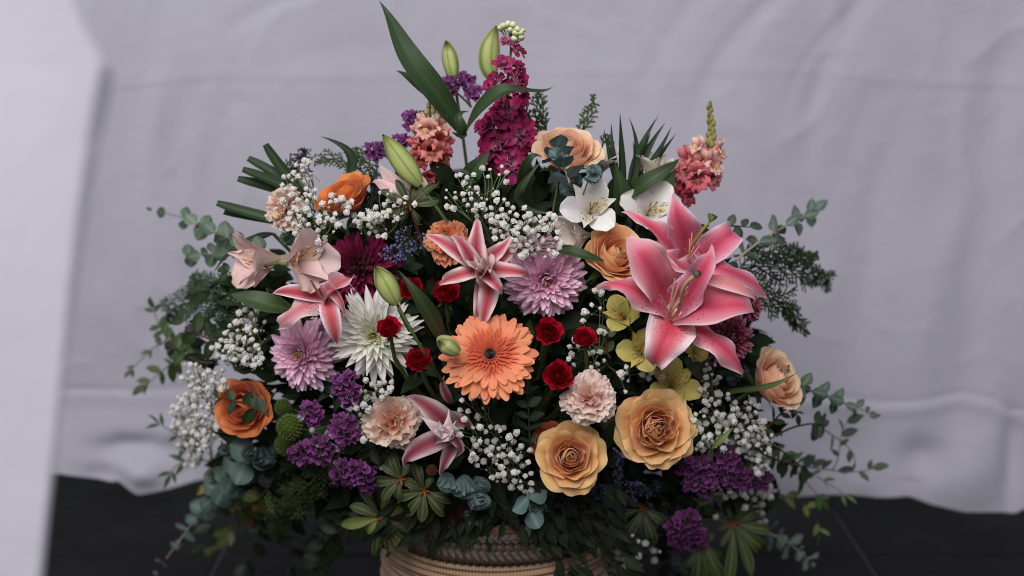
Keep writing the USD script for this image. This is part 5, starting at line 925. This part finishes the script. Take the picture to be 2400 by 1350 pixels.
eucalyptus([(1235, 1150), (1245, 1210), (1262, 1270), (1300, 1345)], 'eucalyptus sprig hanging over the basket rim', 9, 52, -0.03, lin(112, 138, 136), lin(84, 110, 110), 0.6, open_=0.5, stemc=lin(170, 176, 160))
eucalyptus([(1335, 430), (1322, 395), (1308, 365), (1304, 338)], 'blue green eucalyptus tip before the peach rose', 4, 52, -0.05, lin(98, 122, 122), lin(78, 102, 104), 0.8, open_=0.2)
rosette(1316, 360, 40, 'blue green eucalyptus rosette overlapping the peach rose', -0.06, 8, facing(0, 0.3, 1), lin(116, 140, 138), lin(88, 112, 112))
rosette(1388, 398, 42, 'blue green eucalyptus rosette right under the peach rose', -0.045, 9, facing(0.2, 0.5, 0.8), lin(116, 138, 134), lin(88, 112, 112))
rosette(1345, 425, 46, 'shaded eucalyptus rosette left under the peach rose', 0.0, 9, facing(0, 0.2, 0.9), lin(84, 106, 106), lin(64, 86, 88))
rosette(1062, 1138, 58, 'silvery eucalyptus rosette in the lower middle, the left one', -0.04, 14, None, lin(116, 134, 130), lin(80, 102, 102))
rosette(1128, 1165, 58, 'silvery eucalyptus rosette in the lower middle, the right one', -0.04, 14, None, lin(116, 134, 130), lin(80, 102, 102))
rosette(1105, 1222, 44, 'silvery eucalyptus tip hanging onto the basket rim', -0.03, 8, facing(-0.2, -0.5, 0.8))
rosette(590, 1062, 46, 'largest blue green eucalyptus head under the lower orange rose', -0.015, 14, facing(-0.2, 0.1, 0.95), lin(74, 92, 86), lin(54, 72, 70))
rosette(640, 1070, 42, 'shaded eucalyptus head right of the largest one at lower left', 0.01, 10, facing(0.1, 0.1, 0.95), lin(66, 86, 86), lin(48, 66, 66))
rosette(498, 1110, 38, 'pale green eucalyptus head at the lower left edge', 0.0, 9, facing(-0.3, 0.3, 0.9), lin(114, 130, 112), lin(86, 104, 88))
rosette(520, 1170, 40, 'blue green eucalyptus head low on the left', 0.0, 9, facing(-0.3, -0.1, 0.9), lin(96, 118, 112), lin(74, 96, 92))
rosette(545, 1100, 44, 'blue green eucalyptus head just left of the largest one', 0.0, 12, facing(-0.3, 0.0, 0.9), lin(70, 88, 82), lin(52, 70, 68))
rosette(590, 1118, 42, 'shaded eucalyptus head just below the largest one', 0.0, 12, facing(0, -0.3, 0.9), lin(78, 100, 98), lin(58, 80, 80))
rosette(528, 1050, 34, 'small eucalyptus head under the leftmost white blossoms', 0.0, 10, facing(-0.3, 0.3, 0.9), lin(96, 116, 106), lin(72, 92, 86))
rosette(1250, 1195, 40, 'blue green eucalyptus head above the basket rim', -0.03, 12, facing(0, -0.1, 0.9), lin(104, 128, 126), lin(76, 100, 100))
rosette(665, 548, 36, 'dark green eucalyptus head under the pale peach carnation', 0.0, 8, facing(-0.2, -0.2, 0.9), lin(84, 106, 84), lin(60, 80, 64))
rosette(500, 690, 36, 'grey green eucalyptus head at the left before juniper', 0.03, 8, facing(-0.5, 0.3, 0.8), lin(80, 98, 88), lin(60, 78, 70))
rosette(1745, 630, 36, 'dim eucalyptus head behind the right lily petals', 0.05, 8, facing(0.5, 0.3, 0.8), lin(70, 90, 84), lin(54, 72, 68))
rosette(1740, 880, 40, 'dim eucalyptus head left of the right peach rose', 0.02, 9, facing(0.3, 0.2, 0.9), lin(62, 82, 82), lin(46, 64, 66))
rosette(1352, 1345, 26, 'eucalyptus tip at the bottom over the basket', -0.03, 7, facing(0, -0.3, 0.9))
# small-leaved branches
LG, LH = lin(72, 92, 50), lin(56, 74, 42)
branch([(500, 850), (440, 835), (400, 800), (372, 760), (356, 715)], 'leafy branch with paired leaflets at far left, upper one', pinnate(8, 44, 50, 0.25, 0.97, rs=3), LG, LH, 0.03)
branch([(470, 830), (415, 820), (360, 815), (306, 872)], 'drooping leafy branch at far left', pinnate(5, 34, 30, 0.4, 0.97, rs=5), lin(84, 104, 62), LH, 0.05)
branch([(480, 830), (420, 845), (380, 870), (335, 908)], 'leafy branch pointing down left at the edge of the arrangement', pinnate(6, 48, 40, 0.35, 0.97, rs=9), LG, LH, 0.05)
branch([(520, 800), (480, 790), (450, 770), (430, 745)], "dark green leafy sprig left of the baby's breath", pinnate(3, 62, 55, 0.2, 0.95, rs=6), lin(52, 72, 40), lin(40, 58, 34), 0.0)
branch([(470, 1050), (430, 1030), (400, 1010), (372, 992)], 'narrow leaved sprig at the left edge beside white blossoms', pinnate(5, 52, 45, 0.1, 0.97, rs=7), LG, LH, 0.02, aspect=0.14, w=LEAFW)
branch([(480, 1090), (440, 1080), (415, 1090), (400, 1112)], 'narrow leaved sprig at lower left before the cloth hem', pinnate(4, 50, 45, 0.2, 0.97, rs=8), LG, LH, 0.02, aspect=0.14, w=LEAFW)
branch([(630, 975), (585, 952), (550, 940), (500, 930)], 'thin twig with oval leaves crossing the lower orange rose', [(.1, 40, 44), (.25, -70, 46), (.28, 60, 36), (.4, 110, 40), (.55, -60, 36), (.6, 50, 34), (.8, -30, 30), (.9, 50, 26)], lin(50, 70, 36), lin(40, 58, 32), -0.06, stemc=lin(70, 48, 34), aspect=0.3)
branch([(1820, 1022), (1880, 996), (1920, 992), (1950, 1020), (1990, 1050), (2000, 1100)], 'dark stemmed branch with small oval leaves arching at right', [(.28, 60, 44), (.32, -60, 40), (.36, 40, 46), (.4, -45, 36), (.45, 70, 50), (.52, 30, 42), (.6, -35, 34), (.66, -60, 30), (.78, 65, 36), (.9, 45, 30), (.97, 20, 24), (.38, 100, 40), (.5, 80, 44)], lin(66, 88, 62), lin(50, 70, 50), -0.005)
branch([(1800, 1082), (1880, 1092), (1950, 1102), (2000, 1106), (2058, 1090)], 'dark red stemmed branch pointing right above the cloth hem', [(.3, 45, 36), (.45, -50, 42), (.5, 60, 52), (.55, -60, 40), (.62, -30, 46), (.68, 60, 44, 1), (.7, -40, 40), (.8, -20, 38), (.9, 50, 30), (.95, -60, 26), (.98, 10, 40), (.5, 50, 28, 1), (.8, -45, 34, 1), (.95, 25, 44, 1), (.3, -50, 24, 1)], lin(64, 84, 62), lin(48, 66, 48), -0.005, twigs=[[(1950, 1102), (1968, 1050), (1972, 1020), (1990, 985)]])
branch([(1790, 1130), (1850, 1165), (1900, 1195), (1918, 1255)], 'dark twig with yellow green leaves hanging over the floor at right', pinnate(4, 40, 45, 0.5, 0.95, rs=12), lin(104, 118, 62), lin(84, 98, 52), 0.0)
branch([(1780, 1020), (1850, 1070), (1920, 1120), (1990, 1165)], 'feathery green sprig crossing the right branches', pinnate(9, 44, 28, 0.15, 0.97, rs=13), lin(84, 102, 62), lin(66, 84, 52), -0.03, stemc=lin(90, 104, 62), aspect=0.13, w=LEAFW)
branch([(1780, 1060), (1830, 1080), (1880, 1120), (1930, 1175)], "leafy green sprig beside the right baby's breath", pinnate(7, 46, 45, 0.1, 0.97, rs=14), lin(66, 88, 50), lin(50, 70, 42), -0.02, aspect=0.22)
branch([(1780, 1010), (1820, 980), (1840, 960), (1870, 975)], 'green sprig between the right peach rose and white blossoms', pinnate(6, 40, 45, 0.1, 0.97, rs=15), lin(70, 90, 52), lin(52, 72, 42), -0.02, aspect=0.2)
branch([(1680, 540), (1705, 530), (1730, 530), (1760, 532)], 'dark leafy twig behind the right lily stigma', [(.2, 70, 36), (.4, -60, 32), (.55, 60, 34), (.75, -50, 28), (.98, 0, 40)], lin(52, 72, 56), lin(42, 60, 48), 0.04, aspect=0.34)
branch([(1245, 1060), (1240, 1000), (1238, 950), (1236, 915)], 'shaded leafy twig right below the gerbera', pinnate(5, 44, 60, 0.2, 0.97, rs=16), lin(62, 82, 62), lin(48, 66, 52), 0.02, stemc=lin(70, 76, 56), aspect=0.26)
branch([(630, 640), (580, 650), (545, 640), (530, 636)], 'green leaves under the pale pink trumpets at left', pinnate(4, 46, 50, 0.1, 0.97, rs=17), lin(66, 88, 48), lin(50, 70, 40), 0.0, aspect=0.3)
branch([(1430, 840), (1420, 800), (1425, 770), (1430, 750)], 'green buds and leaves between red roses and yellow flowers', pinnate(3, 40, 40, 0.2, 0.97, rs=18), lin(80, 96, 50), lin(60, 78, 42), 0.02, aspect=0.3)
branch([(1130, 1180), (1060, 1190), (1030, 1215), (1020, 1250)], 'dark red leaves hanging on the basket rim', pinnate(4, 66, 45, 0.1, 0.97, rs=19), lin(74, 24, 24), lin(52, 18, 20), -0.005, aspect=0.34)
branch([(760, 1160), (700, 1180), (660, 1210), (640, 1250)], 'dark olive leaves hanging left of the basket', pinnate(5, 66, 45, 0.1, 0.97, rs=20), lin(72, 84, 44), lin(50, 62, 36), 0.02, aspect=0.28)
branch([(620, 1150), (590, 1180), (560, 1200), (530, 1255)], 'olive leaves below the orange ball flowers at lower left', pinnate(5, 60, 40, 0.1, 0.97, rs=21), lin(96, 104, 56), lin(70, 82, 46), 0.02, aspect=0.3)
branch([(1400, 1180), (1420, 1230), (1400, 1280), (1380, 1330)], 'dark leaves hanging over the right part of the basket', pinnate(6, 66, 40, 0.05, 0.97, rs=22), lin(66, 80, 54), lin(46, 60, 42), 0.0, aspect=0.25)
branch([(860, 1220), (800, 1240), (760, 1280), (742, 1330)], 'dark green fern-like leaves left of the basket', pinnate(8, 56, 50, 0.05, 0.97, rs=23), lin(50, 66, 40), lin(36, 50, 32), 0.01, aspect=0.26)
branch([(1180, 1180), (1190, 1230), (1200, 1270), (1180, 1310)], 'dark leaves beside the hanging eucalyptus on the basket', pinnate(5, 50, 50, 0.05, 0.97, rs=24), lin(44, 58, 40), lin(34, 46, 32), 0.0, aspect=0.3)
branch([(830, 1090), (900, 1060), (930, 1080), (950, 1110)], 'dark leaves between the lower statice and the peach carnation', pinnate(4, 50, 50, 0.05, 0.97, rs=25), lin(50, 68, 40), lin(38, 54, 34), 0.02, aspect=0.3)
# juniper and cedar
conifer([(1700, 640), (1770, 625), (1850, 630), (1938, 655)], 'juniper sprig spreading right behind the large lilies', 16, 105, 0.05, name='juniper_sprig')
conifer([(1710, 660), (1780, 690), (1840, 720), (1868, 765)], 'lower juniper sprig drooping right behind the maroon chrysanthemum', 14, 95, 0.05)
conifer([(1720, 600), (1790, 595), (1850, 598), (1905, 604)], 'upper juniper sprig behind the eucalyptus at right', 12, 80, 0.06)
conifer([(600, 760), (540, 720), (480, 705), (392, 742)], 'juniper sprig at the left behind the white blossoms', 14, 95, 0.05, lin(62, 84, 62), lin(96, 116, 92))
conifer([(600, 720), (540, 690), (500, 672), (450, 660)], 'grey green juniper sprig above the left one', 12, 85, 0.055, lin(66, 86, 70), lin(104, 122, 104))
conifer([(590, 790), (530, 765), (490, 760), (440, 790)], 'dark juniper sprig at left near the leafy branches', 12, 85, 0.05, lin(50, 70, 50), lin(76, 96, 70))
conifer([(800, 1060), (750, 1110), (700, 1160), (655, 1238)], 'fan of dark green cedar hanging at lower left of the statice', 18, 105, 0.0, lin(58, 76, 42), lin(84, 100, 58), 30, name='cedar_sprig', cat='cedar', thick=0.8)
conifer([(1290, 330), (1275, 290), (1266, 255), (1262, 228)], 'thin juniper tips left behind the peach rose', 7, 64, 0.06, lin(52, 70, 36), lin(72, 92, 50), 28, thick=1.1, sub=4)
conifer([(1300, 330), (1270, 300), (1245, 280), (1232, 268)], 'juniper tips between the stock and the peach rose', 6, 60, 0.06, lin(48, 66, 36), lin(66, 86, 48), 30, thick=1.1, sub=4)
conifer([(1350, 340), (1370, 290), (1380, 262), (1392, 236)], 'thin juniper tips right behind the peach rose', 6, 56, 0.06, lin(52, 70, 36), lin(72, 92, 50), 26, thick=1.1, sub=4)
conifer([(1380, 400), (1400, 370), (1415, 345), (1425, 330)], 'dark juniper right of the peach rose', 6, 52, 0.06, lin(44, 60, 36), lin(60, 78, 46), 26, thick=1.1, sub=4)
conifer([(870, 420), (830, 390), (790, 375), (750, 372)], 'feathery green tips behind the deep orange rose', 9, 60, 0.05, lin(66, 86, 50), lin(88, 108, 66), 30, thick=0.9, sub=5)
conifer([(900, 420), (870, 390), (850, 370), (835, 358)], 'feathery green tips below the left purple statice', 7, 54, 0.05, lin(60, 80, 46), lin(82, 100, 60), 30, thick=0.9, sub=5)
conifer([(640, 1120), (590, 1190), (540, 1240), (492, 1300)], 'olive cedar tips hanging at the lower left', 10, 80, 0.02, lin(84, 96, 54), lin(104, 116, 70), 30, name='cedar_sprig', cat='cedar')
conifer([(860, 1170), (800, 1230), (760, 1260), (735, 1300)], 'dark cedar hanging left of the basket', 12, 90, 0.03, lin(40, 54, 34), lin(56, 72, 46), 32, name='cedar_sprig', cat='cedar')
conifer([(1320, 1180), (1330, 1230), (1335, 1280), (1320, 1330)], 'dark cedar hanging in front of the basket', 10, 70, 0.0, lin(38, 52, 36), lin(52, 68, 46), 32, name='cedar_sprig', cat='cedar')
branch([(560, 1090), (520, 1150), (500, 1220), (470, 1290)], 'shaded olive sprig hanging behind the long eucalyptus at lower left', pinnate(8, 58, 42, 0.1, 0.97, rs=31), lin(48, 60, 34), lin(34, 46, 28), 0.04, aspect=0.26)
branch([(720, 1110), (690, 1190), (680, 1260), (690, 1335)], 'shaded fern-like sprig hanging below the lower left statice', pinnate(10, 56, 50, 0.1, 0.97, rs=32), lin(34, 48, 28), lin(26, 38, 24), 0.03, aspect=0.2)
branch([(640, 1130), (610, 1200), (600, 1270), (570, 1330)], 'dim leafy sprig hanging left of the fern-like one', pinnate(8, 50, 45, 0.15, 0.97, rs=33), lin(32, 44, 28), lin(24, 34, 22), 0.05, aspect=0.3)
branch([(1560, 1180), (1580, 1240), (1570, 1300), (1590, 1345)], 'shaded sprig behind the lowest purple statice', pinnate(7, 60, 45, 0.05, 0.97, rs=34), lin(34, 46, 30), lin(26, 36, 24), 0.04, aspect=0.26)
# whorls
whorl(960, 482, "leaf whorl between the blush lily and the double lily", [(150, 80, 14, .1), (115, 75, 14, .05), (75, 60, 13, .1), (40, 90, 15, .1), (10, 70, 15, .05), (200, 75, 14, 0), (240, 50, 12, 0), (300, 50, 12, 0)], 0.0, face=None)
whorl(893, 1212, 'leaf whorl with bright young leaves at the basket left', [(190, 95, 20, .85), (155, 80, 18, .15), (120, 110, 18, .05), (75, 70, 12, .2), (25, 60, 14, .4), (225, 50, 14, .7), (255, 45, 8, .6), (280, 90, 17, .1), (310, 100, 18, .1), (335, 80, 12, .05), (262, 100, 16, .05)], -0.03)
whorl(940, 1122, 'dark leaf whorl below the faded lily, the left one', [(110, 70, 16, .05), (140, 60, 14, .1), (185, 62, 18, .1), (225, 60, 16, .1), (260, 55, 14, .1), (60, 40, 12, .15), (330, 50, 14, .1), (125, 45, 10, .1)], -0.015)
whorl(995, 1150, 'dark leaf whorl below the faded lily, the right one', [(110, 68, 18, .1), (190, 70, 20, .1), (235, 66, 18, .1), (265, 70, 17, .12), (310, 72, 20, .12), (340, 66, 16, .1), (60, 40, 12, .1), (150, 60, 15, .05)], -0.02)
whorl(1718, 1226, 'large leaf whorl at lower right below the statice', [(60, 100, 17, .1), (30, 70, 16, .05), (350, 90, 18, .15), (320, 95, 22, .12), (290, 120, 22, .15), (265, 140, 18, .12), (240, 60, 10, .2), (110, 50, 10, .1), (335, 40, 9, .5), (200, 40, 10, .1)], -0.01, face=None)
whorl(1640, 1268, 'long leaved whorl under the lowest purple statice', [(300, 110, 22, .15), (320, 70, 14, .1), (265, 110, 20, .05), (240, 90, 14, .1), (30, 40, 16, .5), (280, 130, 16, .05)], 0.0)
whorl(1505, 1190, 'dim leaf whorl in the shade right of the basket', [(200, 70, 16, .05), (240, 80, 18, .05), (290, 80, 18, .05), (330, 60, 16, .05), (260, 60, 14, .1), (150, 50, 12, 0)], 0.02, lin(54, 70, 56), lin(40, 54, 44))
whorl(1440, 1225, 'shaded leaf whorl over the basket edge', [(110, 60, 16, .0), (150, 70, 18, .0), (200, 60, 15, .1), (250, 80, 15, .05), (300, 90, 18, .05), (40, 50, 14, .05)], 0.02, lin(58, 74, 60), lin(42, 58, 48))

# what fills the depth between the flowers
def filler():
    r = np.random.default_rng(5); gs = []
    while len(gs) < 1500:
        a, q = r.uniform(0, 6.283), math.sqrt(r.random()); x, y = 1175 + 620 * q * math.cos(a), 850 + (470 if math.sin(a) < 0 else 440) * q * math.sin(a)
        if abs(x - 1165) < 270 and y > 1195:
            continue
        d = r.uniform(0.035, 0.12); c = P(x, y, d); s = mpp(c); L = r.uniform(45, 95) * s; o = unit(RT * (x - 1180) / 400 - UP * (y - 880) / 400 - FW * 0.5 + r.uniform(-0.9, 0.9, 3)); W = L * r.uniform(0.16, 0.3)
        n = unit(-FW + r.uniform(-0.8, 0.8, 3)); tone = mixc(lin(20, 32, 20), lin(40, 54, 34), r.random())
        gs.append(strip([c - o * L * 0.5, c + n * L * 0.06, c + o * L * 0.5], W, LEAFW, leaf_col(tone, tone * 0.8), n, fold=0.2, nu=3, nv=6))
    for bx, by, rx, ry, n_ in [(640, 1080, 130, 80, 130), (1700, 1110, 120, 110, 130), (560, 760, 110, 110, 110), (1680, 900, 110, 90, 70), (770, 1130, 120, 70, 80)]:
        for k in range(n_):
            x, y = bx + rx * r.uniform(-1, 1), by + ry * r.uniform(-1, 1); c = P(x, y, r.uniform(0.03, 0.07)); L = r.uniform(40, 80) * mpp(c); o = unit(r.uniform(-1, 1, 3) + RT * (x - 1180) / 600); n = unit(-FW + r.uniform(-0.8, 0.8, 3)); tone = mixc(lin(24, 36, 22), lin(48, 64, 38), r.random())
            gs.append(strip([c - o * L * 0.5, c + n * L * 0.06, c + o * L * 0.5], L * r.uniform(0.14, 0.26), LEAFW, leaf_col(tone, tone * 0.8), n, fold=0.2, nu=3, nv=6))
    for k in range(230):                                           # leaves hanging over the basket rim
        x, y = (r.uniform(900, 1460), r.uniform(1140, 1235)) if k < 160 else (r.uniform(1290, 1480), r.uniform(1190, 1300)); c = P(x, y, r.uniform(-0.015, 0.02)); c[1] = min(c[1], -0.135 + r.uniform(-0.01, 0.0)) if y > 1150 else c[1]
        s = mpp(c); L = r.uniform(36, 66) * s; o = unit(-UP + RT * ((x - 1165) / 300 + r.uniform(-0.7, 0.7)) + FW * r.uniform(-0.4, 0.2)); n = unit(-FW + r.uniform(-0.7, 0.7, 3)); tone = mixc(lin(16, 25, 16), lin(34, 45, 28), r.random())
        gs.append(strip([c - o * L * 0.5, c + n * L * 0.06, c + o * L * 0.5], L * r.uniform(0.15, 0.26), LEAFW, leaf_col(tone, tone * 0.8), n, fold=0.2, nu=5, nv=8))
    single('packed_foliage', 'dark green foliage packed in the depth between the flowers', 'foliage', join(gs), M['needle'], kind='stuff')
    v, f = trimesh.creation.icosphere(4).vertices, trimesh.creation.icosphere(4).faces
    top = P(1185, 860, 0)
    v = v * [0.21, 0.085, 0.17] + np.array([BX, 0.06, 0.36]) + 0.02 * (meshkit.fbm(v * 4, 3)[:, None] - 0.5) * v
    w = trimesh.creation.icosphere(3); w = w.vertices * [0.115, 0.10, 0.10] + np.array([BX, 0.0, BZ - 0.03]), w.faces
    single('floral_foam', 'dark green wet block of floral foam inside the arrangement', 'floral foam', join([(v, f, np.zeros((len(v), 2)), lin(34, 44, 30)), (w[0], w[1], np.zeros((len(w[0]), 2)), lin(34, 44, 30))]), M['velvet'])
filler()
